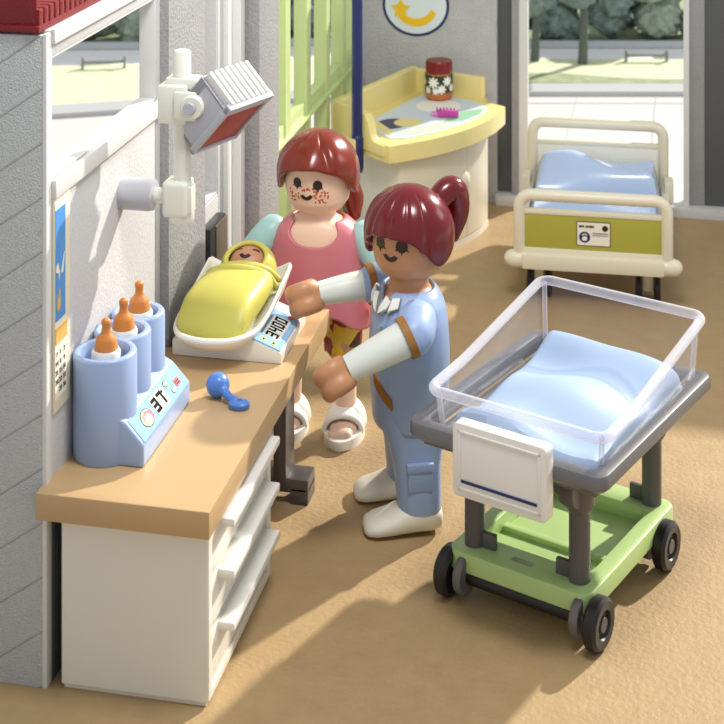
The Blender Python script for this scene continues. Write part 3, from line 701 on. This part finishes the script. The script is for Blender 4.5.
# ------------------------------------------------------------ bed
t = thing('hospital_bed', 'cream hospital bed with olive footboard in front of the back window', 'bed', (-.59, 10.03, 0), math.radians(2))
bm = new(); box(bm, -.45, .45, -.64, .64, .24, .31, .012); box(bm, -.47, -.42, -.6, .6, .28, .36, .012); box(bm, .42, .47, -.6, .6, .28, .36, .012)
for s in (-1, 1): box(bm, s*.47-.03, s*.47+.03, .42, .58, .30, .43, .014)
obj('bed_frame', bm, M['cream_warm'], t)
bm = new(); box(bm, -.42, .42, -.72, -.60, .225, .315, .02); tube(bm, [(-.475, -.66, .27), (-.40, -.66, .27)], .052, 20); tube(bm, [(.475, -.66, .27), (.40, -.66, .27)], .052, 20)
obj('bumper', bm, M['cream_warm'], t)
def board(y, w, zt, zp, name, mp):
    bm = new(); r = .07
    P_ = [(-w, y, .28), (-w, y, zt-r)]+[(-w+r-r*math.cos(a), y, zt-r+r*math.sin(a)) for a in (.4, .8, 1.2)]+[(-w+r, y, zt), (w-r, y, zt)]+[(w-r+r*math.sin(a), y, zt-r+r*math.cos(a)) for a in (.4, .8, 1.2)]+[(w, y, zt-r), (w, y, .28)]
    tube(bm, P_, .036, 16); box(bm, -w, w, y-.02, y+.02, zp, zp+.03, .008); box(bm, -w, w, y-.022, y+.022, .30, .345, .008)
    o = obj(name, bm, M['cream_warm'], t)
    bm = new(); box(bm, -w+.02, w-.02, y-.014, y+.014, .335, zp+.01, .006); obj('panel', bm, mp, o); return o
fbd = board(-.655, .435, .655, .545, 'footboard', M['olive']); board(.62, .435, .745, .60, 'headboard', M['cream'])
bm = new(); CMt = Matrix.Translation((0.005, -.670, .445)) @ RX
prism(bm, rrect(-.10, .10, -.072, .072, .006), 0, .003, 0, CMt); f0 = set(bm.faces); prism(bm, rrect(-.096, .096, -.068, .068, .005), .003, .004, 0, CMt); setmat(bm, f0, 1)
f0 = set(bm.faces)
for i, (a, b) in enumerate([(-.085, -.07), (-.067, -.055), (-.046, -.034), (-.031, -.024), (-.021, -.008), (-.005, .003)]): box(bm, a, b, .036+.001*(i % 2), .05, .004, .005, 0, CMt)
box(bm, -.008, .085, .002, .007, .004, .005, 0, CMt); box(bm, -.008, .085, -.010, -.006, .004, .005, 0, CMt); setmat(bm, f0, 0)
f0 = set(bm.faces); prism(bm, circ(-.052, -.02, .033, .033, 24), .004, .005, 0, CMt); setmat(bm, f0, 2)
f0 = set(bm.faces); prism(bm, circ(-.052, -.028, .016, .014, 16), .005, .006, 0, CMt); prism(bm, arc(-.052, -.016, .018, 20, 160, .006), .005, .006, 0, CMt); setmat(bm, f0, 1)
f0 = set(bm.faces); prism(bm, circ(.068, .036, .018, .018, 20), .004, .005, 0, CMt); setmat(bm, f0, 3)
obj('name_card', bm, [M['ink'], M['paper'], M['navy'], M['eye']], fbd, smooth=False)
for sx in (-.325, .325):
    for sy in (-.50, .50):
        bm = new(); box(bm, sx-.03, sx+.03, sy-.03, sy+.03, .07, .25, .01); box(bm, sx-.04, sx+.04, sy-.05, sy+.05, .19, .25, .01); lg = obj('leg', bm, M['cream_warm'], t)
        for s in (-1, 1):
            bm = new(); lathe(bm, [(.0, -.02), (.07, -.02), (.088, -.012), (.088, .012), (.07, .02), (0, .02)], (sx+s*.055, sy, .088), 28, 'X'); obj('castor', bm, M['black'], lg)
# bedding
def hf(name, x0, x1, y0, y1, zb, fn, m, nx=40, ny=40, edge=.05, **k):
    bm = new(); g = []
    for j in range(ny+1):
        r = []
        for i in range(nx+1):
            u, v = i/nx, j/ny; x = x0+(x1-x0)*u; y = y0+(y1-y0)*v
            d = min(u*(x1-x0), (1-u)*(x1-x0), v*(y1-y0), (1-v)*(y1-y0)); e = min(1, d/edge); rr = math.sqrt(max(0, 1-(1-e)**2))
            r.append(bm.verts.new((x, y, zb+(fn(x, y)-zb)*rr)))
        g.append(r)
    for j in range(ny):
        for i in range(nx): bm.faces.new((g[j][i], g[j][i+1], g[j+1][i+1], g[j+1][i]))
    bd = [e for e in bm.edges if e.is_boundary]
    r = bmesh.ops.extrude_edge_only(bm, edges=bd); vs = [v for v in r['geom'] if isinstance(v, bmesh.types.BMVert)]
    for v in vs: v.co.z = zb-.02
    bmesh.ops.holes_fill(bm, edges=[e for e in bm.edges if e.is_boundary], sides=0)
    return obj(name, bm, m, **k)
o = hf('mattress', -.415, .415, -.60, .56, .33, lambda x, y: .455+.012*math.sin(6*x+2)*math.sin(4*y), M['sheet'], loc=(-.59, 10.03, 0), rz=math.radians(2)); tag(o, 'glossy light blue mattress lying on the cream bed', 'mattress')
def pil(x, y):
    return .565+.05*math.sin((y-.03)*10.5+.8*math.sin(5*x))+.055*math.cos(9*x+1.2)*math.sin(5.5*(y-.0))+.022*math.sin(17*y+7*x)+.03*abs(x/.4)**2
o = hf('pillow', -.39, .39, .0, .57, .455, pil, M['sheet'], edge=.07, loc=(-.59, 10.03, 0), rz=math.radians(2)); tag(o, 'wavy light blue pillow at the head of the bed', 'pillow')

# ------------------------------------------------------------ bassinet trolley
CX, CY, CR = -.52, 6.44, math.radians(-22)
t = thing('bassinet_trolley', 'green and grey wheeled bassinet trolley in the right foreground', 'trolley', (CX, CY, 0), CR)
bm = new()
bx0, bx1, by0, by1 = -.355, .285, -.325, .53
# frame with an open well, floor below, cross ridge
pr_o = rrect(bx0, bx1, by0, by1, .05)
def ringframe(bm, out, inn, z0, z1, b=.012):
    # closed frame between two outlines with softened edges
    def off(poly, d):
        cx_ = sum(p[0] for p in poly)/len(poly); cy_ = sum(p[1] for p in poly)/len(poly)
        wx = max(p[0] for p in poly)-cx_; wy = max(p[1] for p in poly)-cy_
        return [(cx_+(x-cx_)*(1-d/wx), cy_+(y-cy_)*(1-d/wy)) for x, y in poly]
    L_ = [(out, z0+b, 0), (out, z1-b, 0), (out, z1-b*.3, b*.3), (out, z1, b), (inn, z1, -b), (inn, z1-b*.3, -b*.3), (inn, z1-b, 0), (inn, z0+b, 0), (inn, z0, -b*.5), (out, z0, b)]
    rs = [[Vector((x, y, z)) for x, y in off(pl, d)] for pl, z, d in L_]; rings(bm, rs+[rs[0]], cap=False); bmesh.ops.remove_doubles(bm, verts=bm.verts[:], dist=1e-5)
ringframe(bm, rrect(bx0, bx1, by0, by1, .05), rrect(bx0+.075, bx1-.075, -.165, .40, .03), .112, .20)
box(bm, bx0+.04, bx1-.04, -.2, .44, .105, .135, .004); box(bm, bx0+.05, bx1-.05, .02, .055, .12, .155, .006)
obj('base_shelf', bm, M['cart_green'], t)
bm = new(); prism(bm, rrect(-.09, .005, -.265, -.235, .012), .198, .202); o = obj('slot', bm, M['grass_dark'], t, smooth=False)
def wheel(x, y, s):
    bm = new(); lathe(bm, [(0, -.02), (.05, -.02), (.055, -.028), (.085, -.03), (.098, -.018), (.098, .018), (.085, .03), (.055, .028), (.05, .014), (0, .014)], (x+s*.01, y, .098), 36, 'X'); w = obj('wheel', bm, M['black'], t)
    bm = new(); lathe(bm, [(0, -.006), (.028, -.006), (.03, .0), (.028, .006), (0, .006)], (x+s*.03, y, .098), 20, 'X'); obj('hub', bm, M['charcoal'], w)
    bm = new(); lathe(bm, [(0, -.018), (.075, -.018), (.08, -.01), (.08, .012), (.075, .018), (0, .018)], (x-s*.062, y, .105), 30, 'X'); box(bm, x-s*.05-.02, x-s*.05+.02, y-.04, y+.04, .09, .125, .004); obj('wheel_guard', bm, M['hub_grey'], w)
for y in (-.30, .36):
    for s in (-1, 1): wheel(-.005+s*.305-.03*(s < 0), y, s)
    bm = new(); tube(bm, [(-.30, y, .098), (.27, y, .098)], .03, 18); obj('axle', bm, M['black'], t)
for sx in (-1, 1):
    for y in (-.235, .465):
        x = -.035+sx*.235
        bm = new(); tube(bm, [(x, y, .19), (x, y, .62)], .042, 22, round_ends=False); lathe(bm, [(.042, .47), (.060, .50), (.064, .62)], (x, y, 0), 24)
        box(bm, x-.10*1, x-.03, y-.012, y+.012, .195, .262, .008) if sx > 0 else box(bm, x+.03, x+.10, y-.012, y+.012, .195, .262, .008)
        for q in (-1, 1):
            lathe(bm, [(0, -.03), (.070, -.03), (.078, 0), (.070, .03), (0, .03)], (x-sx*.05*(q < 0), y-.055*(q > 0), .585), 22, 'X' if q > 0 else 'Y')
        lathe(bm, [(0, -.02), (.08, -.02), (.085, 0), (.08, .02), (0, .02)], (x+sx*.03, y+.11, .60), 22, 'X')
        obj('post', bm, M['post_grey'], t)
bm = new()
tx0, tx1, ty0, ty1 = -.455, .415, -.475, .635
ringframe(bm, rrect(tx0, tx1, ty0, ty1, .05), rrect(tx0+.065, tx1-.065, ty0+.065, ty1-.065, .04), .675, .75, .02)
box(bm, tx0+.055, tx1-.055, ty0+.055, ty1-.055, .645, .664, .002)
obj('tray_frame', bm, M['cart_grey'], t)
bm = new(); NB = Matrix.Translation((.0, -.50, .685)) @ RX
prism(bm, rrect(-.205, .205, -.142, .142, .022), -.03, .025, .008, NB, 3); 
for a in ((-.18, -.168, -.115, .115), (.168, .18, -.115, .115), (-.18, .18, .105, .115), (-.18, .18, -.115, -.105)): box(bm, *a, .024, .029, .002, NB)
bm2 = bm; sg = obj('name_plate', bm2, M['white'], t)
bm = new(); box(bm, -.165, .165, -.085, -.073, .026, .030, .002, NB); obj('line', bm, M['navy'], sg)
# clear tub
t = thing('bassinet_tub', 'clear plastic bassinet tub with raised back set on the trolley', 'tub', (CX, CY, .665), CR)
def tub_ring(ins, zf, z_of_y=None):
    x0, x1, y0, y1 = -.385+ins, .385+ins*-1, -.40+ins, .585-ins
    pts = rrect(x0, x1, y0, y1, .05-ins*.2, 6); return pts
def rimz(y): 
    if y < -.12: return .19+.02*(y+.4)/.28
    return .21+.115*(y+.12)/.70
def dense(poly, n=8):
    out = []
    for a, b in zip(poly, poly[1:]+poly[:1]):
        Ln = math.hypot(b[0]-a[0], b[1]-a[1]); k = max(1, int(Ln/.05))
        for i in range(k): out.append((a[0]+(b[0]-a[0])*i/k, a[1]+(b[1]-a[1])*i/k))
    return out
base = dense(tub_ring(0, 0)); cxm, cym = 0, .09
def sc(p, s): return (p[0]*s, cym+(p[1]-cym)*s)
bm = new()
R0 = [Vector((*sc(p, .93), .0)) for p in base]
R1 = [Vector((*sc(p, .95), .012)) for p in base]; R2 = [Vector((p[0], p[1], rimz(p[1]))) for p in base]
R3 = [Vector((*sc(p, .985), rimz(p[1]))) for p in base]; R4 = [Vector((*sc(p, .935), .02)) for p in base]
rings(bm, [R0, R1, R2, R3, R4]); obj('basin', bm, M['clear'], t)
bm = new(); tube(bm, [Vector((*sc(p, 1.005), rimz(p[1])+.006)) for p in base], .021, 14, closed=True); obj('rim', bm, M['clear_rim'], t, auto=0)
bm = new()
for px, py in ((-.362, -.375), (.362, -.375), (-.362, .56), (.362, .56)): bm = new(); tube(bm, [(px*.955, cym+(py-cym)*.955, .01), (px, py, rimz(py))], .011, 10); obj('corner_edge', bm, M['clear_rim'], t)
def bsheet(x, y):
    return .11+.022*math.sin(13*(y+.1)+3*x)+.028*math.cos(10*x-4*y)+.09*math.exp(-((y-.42)/.16)**2)*math.exp(-((x+.16)/.22)**2)
o = hf('bassinet_mattress', -.315, .33, -.345, .50, .03, bsheet, M['sheet_pale'], edge=.06, loc=(CX, CY, .665), rz=CR); tag(o, 'pale blue wavy mattress inside the clear bassinet tub', 'mattress')

# ------------------------------------------------------------ figures
HP = [(.0, .0), (.085, .0), (.125, .02), (.152, .06), (.165, .12), (.168, .18), (.162, .25), (.14, .31), (.10, .35), (.05, .368), (.0, .372)]
def head_bm(bm, z, rz=0, c=(0, 0)): lathe(bm, HP, (c[0], c[1], z), 36)
def face_ray(c, z0, yaw):
    # 2-D point (azimuth arc-length s, height h) -> ray towards the head axis
    def f(p):
        a = yaw+p[0]/.165; d = Vector((math.sin(a), -math.cos(a), 0))
        return (Vector((c[0], c[1], z0+p[1]))+d*.5, -d)
    return f
def lash_eye(bm, bvh, f, x, y, r=.026):
    stick(bm, bvh, circ(x, y, r, r*1.05), f, .003, 1)
    for dx in (-1, 0, 1):
        q = (math.sin(dx*.95), -math.cos(dx*.95)); n_ = (q[1], -q[0])
        stick(bm, bvh, [(x+q[0]*r*.8-n_[0]*.005, y+q[1]*r*.8-n_[1]*.005), (x+q[0]*r*1.5, y+q[1]*r*1.5), (x+q[0]*r*.8+n_[0]*.005, y+q[1]*r*.8+n_[1]*.005)], f, .0035, 1)
def hand(bm, wrist, direction, axis, side, r=.085):
    """clip hand: a thick C curled about `axis`, open towards the front and `side`; two finger ridges above each other"""
    d = Vector(direction).normalized(); u = Vector(axis); u = (u-d*u.dot(d)).normalized(); s = d.cross(u)
    if s.dot(Vector(side)) < 0: s = -s
    c = Vector(wrist)+d*r*.95
    for k in range(19):
        a = math.radians(75+k*(275/18))
        q = d*math.cos(a)+s*math.sin(a); tn = -d*math.sin(a)+s*math.cos(a)
        mt = Matrix((q, tn, u)).transposed().to_4x4()
        for h in (-1, 1): ell(bm, c+q*r*.62+u*h*.033, (.032, .034, .042), mt, 12)
    mt = Matrix((d, s, u)).transposed().to_4x4()
    ell(bm, c-d*r*.55, (.05, .05, .06), mt, 14)
def body_profile(prof, off=0, n=40, p=2.3): return [sring(0, 0, z, rx+off, ry+off, p, n) for z, rx, ry in prof]
def shell(prof, top_fn, off, n=64, m=26, p=2.3, hem_fn=None):
    """garment shell: follows the body profile from the hem up to top_fn(azimuth), 0..1 along the profile"""
    def at(s, a):
        q = s*(len(prof)-1); i = min(int(q), len(prof)-2); f = q-i
        z = prof[i][0]*(1-f)+prof[i+1][0]*f; rx = prof[i][1]*(1-f)+prof[i+1][1]*f+off; ry = prof[i][2]*(1-f)+prof[i+1][2]*f+off
        c, sn = math.cos(a), math.sin(a)
        return Vector((rx*math.copysign(abs(c)**(2/p), c), ry*math.copysign(abs(sn)**(2/p), sn), z))
    h = hem_fn or (lambda a: 0)
    return at, [[at(h(2*PI*i/n)+(top_fn(2*PI*i/n)-h(2*PI*i/n))*j/m, 2*PI*i/n) for i in range(n)] for j in range(m+1)]
def hair_cap(rim, Rx, Ry, cz, groove, n=72, m=22, top=1.0):
    """rim(a) height of the lower edge at azimuth a (0 = front); groove(a,t) radial offset"""
    rs = []
    for j in range(m+1):
        t_ = j/m; ring = []
        for i in range(n):
            a = 2*PI*i/n-PI; H_ = (cz+Ry*top)-rim(a); 
            qa = Ry*top*PI/2; tot = qa+max(0, cz-rim(a)) if rim(a) < cz else Ry*top*math.acos(min(1, max(-1, (rim(a)-cz)/(Ry*top))))
            s = max(.004, t_)*tot
            g = groove(a, t_)
            if s <= qa: th = s/(Ry*top); r = Rx*math.sin(th); z = cz+Ry*top*math.cos(th)
            else: r = Rx*(1-.25*((s-qa)/.2)**2); z = cz-(s-qa)
            r = r*(1+0)+g*min(1, r/(Rx*.5))
            ring.append(Vector((math.sin(a)*r, -math.cos(a)*r, z)))
        rs.append(ring)
    bm = new(); vr = rings(bm, rs, cap=False); bm.faces.new(vr[0])
    return bm
def bump(a, c, w): 
    d = (a-c+PI) % (2*PI)-PI; return math.exp(-(d/w)**2)

# ---- woman in the pink dress
MX, MYY = -1.812, 7.56
mum = thing('person', 'person in pink dress and white sandals standing behind the baby scale', 'person', (MX, MYY, 0), math.radians(1))
MP = [(.655, .19, .09), (.665, .215, .13), (.75, .225, .145), (.86, .22, .142), (.95, .21, .135), (1.005, .188, .122), (1.04, .15, .108), (1.062, .10, .09)]
bm = new(); rings(bm, body_profile(MP)); lathe(bm, [(.088, 1.0), (.088, 1.12)], n=24); head_bm(bm, 1.095)
for s in (-1, 1):
    tube(bm, [(s*.138, 0, .06), (s*.138, 0, .30), (s*.12, 0, .68)], [.052, .056, .07], 20, 5)
    ell(bm, (s*.142, -.06, .055), (.072, .12, .04))
    for k in range(4): ell(bm, (s*(.142-.042+k*.028), -.165+.006*k, .052), (.018, .026, .022), None, 10)
AR = {-1: [(-.235, .0, .975), (-.315, -.04, .88), (-.315, -.15, .82), (-.25, -.27, .82)], 1: [(.235, .0, .975), (.31, -.04, .87), (.345, -.05, .79), (.35, -.07, .72)]}
for s in (-1, 1):
    tube(bm, AR[s], [.068, .062, .055, .05], 18, 6)
    e_ = Vector(AR[s][3])-Vector(AR[s][2]); hand(bm, Vector(AR[s][3]), e_, (0, .3, 1), (-s, 0, 0), .075)
bm = remesh(bm, .0095, 4); bv = BVHTree.FromBMesh(bm)
f = face_ray((0, 0), 1.105, math.radians(-6))
lash_eye(bm, bv, f, -.056, .165, .023); lash_eye(bm, bv, f, .050, .16, .023)
stick(bm, bv, arc(-.008, .118, .036, 205, 340, .016), f, .003, 1)
rnd = random.Random(4)
for k in range(44):
    sx = rnd.choice((-1, 1, 1)); x = sx*.07+rnd.uniform(-.038, .038)-.005; y = .10+rnd.uniform(-.03, .03)
    stick(bm, bv, circ(x, y, .0048, None, 6), f, .002, 2)
for k in range(8): stick(bm, bv, circ(rnd.uniform(-.03, .03), .135+rnd.uniform(-.01, .012), .0048, None, 6), f, .002, 2)
obj('body', bm, [M['mum_skin'], M['eye'], M['freckle']], mum, auto=60)
DP = [(.555, .265, .185), (.58, .262, .183), (.66, .25, .17), (.76, .238, .155), (.86, .226, .145), (.95, .212, .135), (1.005, .188, .122), (1.04, .15, .108), (1.058, .118, .098)]
def neck(a):
    d = (a-1.5*PI+PI) % (2*PI)-PI    # 0 at the front (-Y)
    return 1-.37*math.sqrt(max(0, 1-(d/.80)**2))
at, g = shell(DP, neck, .012, hem_fn=lambda a: .20*math.exp(-((((a-1.5*PI-.05+PI) % (2*PI))-PI)/.75)**4))
bm = new(); rings(bm, g, cap=False); o = obj('dress', bm, M['dress'], mum, auto=0); md = o.modifiers.new('cloth', 'SOLIDIFY'); md.thickness = .016; md.offset = 0
for s in (-1, 1):
    bm = new(); tube(bm, [AR[s][0], tuple(Vector(AR[s][0]).lerp(Vector(AR[s][1]), .55)), AR[s][1], tuple(Vector(AR[s][1]).lerp(Vector(AR[s][2]), .35))], [.078, .079, .074, .072], 24, 6); obj('sleeve', bm, M['mint'], mum, auto=50)
    bm = new(); rs = []
    for z, r in ((.405, .086), (.41, .092), (.46, .096), (.55, .10), (.70, .10)):
        rs.append([Vector((s*.125+r*1.0*math.cos(2*PI*i/36), r*math.sin(2*PI*i/36)*1.05, z+(.018*math.cos(5*2*PI*i/36) if z < .42 else 0))) for i in range(36)])
    rings(bm, rs); obj('shorts_leg', bm, M['print'], mum, auto=50)
    bm = new(); n = 36
    sole = [(s*.142+.098*math.cos(2*PI*i/n)*(1+.06*math.sin(2*PI*i/n)), -.055+.165*math.sin(2*PI*i/n)) for i in range(n)]
    prism(bm, sole, 0, .048, .012, None, 3); sd = obj('sandal', bm, M['sandal'], mum)
    bm = new(); rs = []
    for q in range(8):
        y = -.105+q*.022; ht = .082+.007*q; wd = .091
        rs.append([Vector((s*.142+wd*math.cos(PI*i/18), y+.02*math.cos(PI*i/18)*(1 if q < 4 else -1), .03+ht*math.sin(PI*i/18)**.7)) for i in range(19)])
    rings(bm, rs, cap=False, close=False); st_ = obj('strap', bm, M['sandal'], sd, auto=60); md = st_.modifiers.new('thick', 'SOLIDIFY'); md.thickness = .025; md.offset = 0
    md = st_.modifiers.new('soft', 'SUBSURF'); md.levels = md.render_levels = 1
def m_rim(a):
    z = .222+.035*bump(a, .0, .5)-.12*(bump(a, 1.5, .55)+bump(a, -1.5, .5))-.05*bump(a, PI, 1.2)
    return z
def m_gro(a, t_):
    g = .012*bump(a, -.7, .5)*math.sin(t_*PI)+.014*bump(a, .75, .5)*math.sin(t_*PI)-.026*bump(a, .22+.25*t_, .07)*(1-t_**4)-.012*bump(a, -.25-.5*t_, .08)*(1-t_**3)+.02*bump(a, .02, .25)*t_**2
    return g+.004*math.sin(9*a+3*t_)*t_+.016*t_**3
bm = hair_cap(m_rim, .198, .192, .205, m_gro); o = obj('hair', bm, M['hair_mum'], mum, loc=(0, 0, 1.097), auto=0)
md = o.modifiers.new('thick', 'SOLIDIFY'); md.thickness = .03; md.offset = -1
md = o.modifiers.new('soft', 'SUBSURF'); md.levels = md.render_levels = 1
bm = new(); tube(bm, [(.03, .17, .14), (.08, .22, .08), (.13, .21, .0), (.15, .17, -.07)], [.05, .062, .06, .035], 18, 6); obj('ponytail', bm, M['hair_mum'], mum, loc=(0, 0, 1.097), auto=0)

# ---- nurse
NX, NY, NR = -1.232, 6.885, math.radians(-70)
nurse = thing('person', 'person in light blue scrubs and white shoes reaching over the desk', 'person', (NX, NY, 0), NR)
IM = (Matrix.Translation((NX, NY, 0)) @ Matrix.Rotation(NR, 4, 'Z')).inverted()
def NL(p): return IM @ Vector(p)
NP = [(.43, .192, .140), (.50, .20, .146), (.62, .205, .155), (.76, .20, .155), (.88, .19, .148), (.95, .172, .135), (.99, .14, .115), (1.015, .10, .095)]
nearA = [Vector((.205, .0, .935)), NL((-1.165, 6.618, .905)), NL((-1.30, 6.55, .845)), NL((-1.425, 6.495, .785))]
farA = [Vector((-.205, .0, .94)), NL((-1.41, 7.03, .955)), NL((-1.54, 6.965, .945)), NL((-1.655, 6.915, .93))]
bm = new(); rings(bm, body_profile(NP)); lathe(bm, [(.088, .96), (.088, 1.10)], n=24); head_bm(bm, 1.065)
for s in (-1, 1): tube(bm, [(s*.13, .02, .07), (s*.125, .01, .3), (s*.105, 0, .5)], [.055, .07, .09], 18, 5)
for A in (nearA, farA):
    tube(bm, A, [.07, .066, .056, .048], 18, 6)
    dv = (A[3]-A[2]).normalized(); hand(bm, A[3]-dv*.01, dv+Vector((0, 0, -.15)), NL((NX-.1, NY+.45, 1)), NL((NX-.2, NY+1, 0)), .084)
bm = remesh(bm, .0095, 4); bv = BVHTree.FromBMesh(bm)
HY = math.radians(50)
f = face_ray((0, 0), 1.09, HY)
for x in (-.055, .055):
    lash_eye(bm, bv, f, x, .153, .027)
stick(bm, bv, arc(.052, .185, .035, 60, 125, .009), f, .003, 1); stick(bm, bv, arc(-.052, .185, .035, 55, 120, .009), f, .003, 1)
stick(bm, bv, arc(0.0, .118, .040, 200, 335, .018), f, .003, 1)
obj('body', bm, [M['nurse_skin'], M['eye']], nurse, auto=60)
D0 = .42
def vneck(a):
    d = (a-D0-1.5*PI+PI) % (2*PI)-PI
    return 1-.30*max(0, 1-abs(d)/.42)
at, g = shell(NP, vneck, .014)
bm = new(); rings(bm, g, cap=False); o = obj('scrubs_top', bm, M['scrubs'], nurse, auto=0); md = o.modifiers.new('cloth', 'SOLIDIFY'); md.thickness = .016; md.offset = 0
def on_top(bm, pts, off=.024, th=.006):
    pts = [(p[0]+D0, p[1]) for p in pts]
    """pts (azimuth from front in radians, s along the profile) laid on the tunic"""
    c = (sum(p[0] for p in pts)/len(pts), sum(p[1] for p in pts)/len(pts))
    def q(p, o):
        P0 = at(p[1], 1.5*PI+p[0]); P1 = at(p[1], 1.5*PI+p[0]+.01); P2 = at(min(1, p[1]+.01), 1.5*PI+p[0]); nn = (P1-P0).cross(P2-P0).normalized(); return P0+nn*o
    A = [bm.verts.new(q(p, off)) for p in pts]; Bv = [bm.verts.new(q(p, off-.02)) for p in pts]; cv = bm.verts.new(q(c, off)); n = len(pts)
    for i in range(n):
        j = (i+1) % n; bm.faces.new((cv, A[i], A[j])); bm.faces.new((A[i], Bv[i], Bv[j], A[j]))
def subdiv(pts, k=5):
    out = []
    for a, b in zip(pts, pts[1:]+pts[:1]): out += [(a[0]+(b[0]-a[0])*i/k, a[1]+(b[1]-a[1])*i/k) for i in range(k)]
    return out
for s in (-1, 1):
    bm = new()
    for co in ([(s*.05, .68), (s*.34, .73), (s*.44, .84), (s*.20, .87)], [(s*.40, .71), (s*.68, .77), (s*.72, .88), (s*.47, .86)]):
        cx_, cy_ = sum(p[0] for p in co)/4, sum(p[1] for p in co)/4
        f0 = set(bm.faces); on_top(bm, subdiv(co), .026); setmat(bm, f0, 0); f0 = set(bm.faces); on_top(bm, subdiv([(cx_+(x-cx_)*1.16, cy_+(y-cy_)*1.2) for x, y in co]), .0235); setmat(bm, f0, 1)
    obj('collar', bm, [M['white'], M['bench']], nurse, auto=50)
bm = new(); on_top(bm, subdiv([(.16, .60), (.32, .615), (.32, .53), (.16, .515)]), .018)
f0 = set(bm.faces); on_top(bm, subdiv([(.19, .585), (.29, .593), (.29, .555), (.19, .545)]), .021); setmat(bm, f0, 1)
obj('name_badge', bm, [M['panel_blue'], M['bench']], nurse, auto=50)
bm = new(); on_top(bm, subdiv([(-.05, .35), (.55, .25), (.55, .195), (-.05, .295)], 8), .018); obj('pocket_trim', bm, M['trim'], nurse, auto=50)
for s, A in ((1, nearA), (-1, farA)):
    mid = A[0].lerp(A[1], .75)
    bm = new(); tube(bm, [A[0], A[0].lerp(A[1], .4), A[1], A[1].lerp(A[2], .12)], [.088, .090, .089, .086], 26, 6); obj('sleeve', bm, M['scrubs'], nurse, auto=50)
    d_ = (A[2]-A[1]).normalized()
    bm = new(); tube(bm, [A[1]+d_*.012, A[1]+d_*.045], [.0925, .0905], 26, round_ends=False); obj('cuff_trim', bm, M['trim'], nurse, auto=50)
    bm = new(); tube(bm, [A[1], A[2], A[3]], [.080, .070, .058] if s > 0 else [.070, .062, .052], 26, 6, round_ends=False); obj('undersleeve', bm, M['undersleeve'], nurse, auto=50)
for s in (-1, 1):
    bm = new(); rs = []
    for z, cx, cy, rx, ry in ((.095, .142, .02, .085, .088), (.10, .142, .02, .094, .096), (.16, .14, .018, .096, .098), (.28, .128, .012, .094, .105), (.38, .115, .008, .098, .125), (.46, .105, .004, .105, .148), (.52, .10, 0, .105, .150)):
        rs.append(sring(s*cx, cy, z, rx, ry, 2.5, 32))
    rings(bm, rs); tr = obj('trouser_leg', bm, M['scrubs'], nurse, auto=50)
    bm = new(); box(bm, s*.215, s*.235, -.045, .065, .20, .31, .01); box(bm, s*.215, s*.240, -.05, .07, .285, .325, .008); obj('cargo_pocket', bm, M['scrubs'], tr)
    bm = new(); rs = []
    for y, w, h, zc in ((.115, .05, .06, .07), (.105, .072, .095, .062), (.06, .085, .13, .07), (.0, .088, .135, .072), (-.06, .088, .115, .06), (-.12, .09, .088, .045), (-.18, .088, .07, .036), (-.215, .07, .055, .030), (-.228, .04, .03, .025)):
        r = []
        for i in range(28):
            a = 2*PI*i/28; c, sn = math.cos(a), math.sin(a)
            z = zc+h*.5*math.copysign(abs(sn)**.8, sn); lo = .012 if -.02 < y < .02 else 0
            r.append(Vector((s*.148+w*math.copysign(abs(c)**.8, c), y, max(lo, z))))
        rs.append(r)
    rings(bm, rs); obj('shoe', bm, M['shoe'], nurse, auto=60)
def n_rim(a):
    return .212-.0*bump(a, 0, .7)-.135*(bump(a, 1.35, .55)+bump(a, -1.35, .55))-.10*bump(a, PI, 1.1)-.0
def n_gro(a, t_):
    g = .016*t_**2
    if abs(a) < .95: g += -.010*(abs(math.sin(a*7.0))**.5-1)*-1*t_**2*0+(-.012*(1-abs(math.sin(a*6.5)))**4)*min(1, t_*1.6)
    g += .012*(bump(a, 1.5, .5)+bump(a, -1.5, .5))*math.sin(t_*PI*.8)-.014*(bump(a, .95, .07)+bump(a, -.95, .07))*t_
    return g
bm = hair_cap(n_rim, .190, .19, .205, n_gro, n=108); bm_h = bm
o = obj('hair', bm, M['hair_nurse'], nurse, loc=(0, 0, 1.068), rz=HY, auto=0)
md = o.modifiers.new('thick', 'SOLIDIFY'); md.thickness = .03; md.offset = -1
md = o.modifiers.new('soft', 'SUBSURF'); md.levels = md.render_levels = 1
bm = new(); tube(bm, [(.03, .15, .24), (.06, .215, .31), (.085, .265, .31), (.09, .285, .21), (.08, .27, .10)], [.05, .058, .062, .056, .028], 18, 6); obj('ponytail', bm, M['hair_nurse'], nurse, loc=(0, 0, 1.068), rz=HY, auto=0)
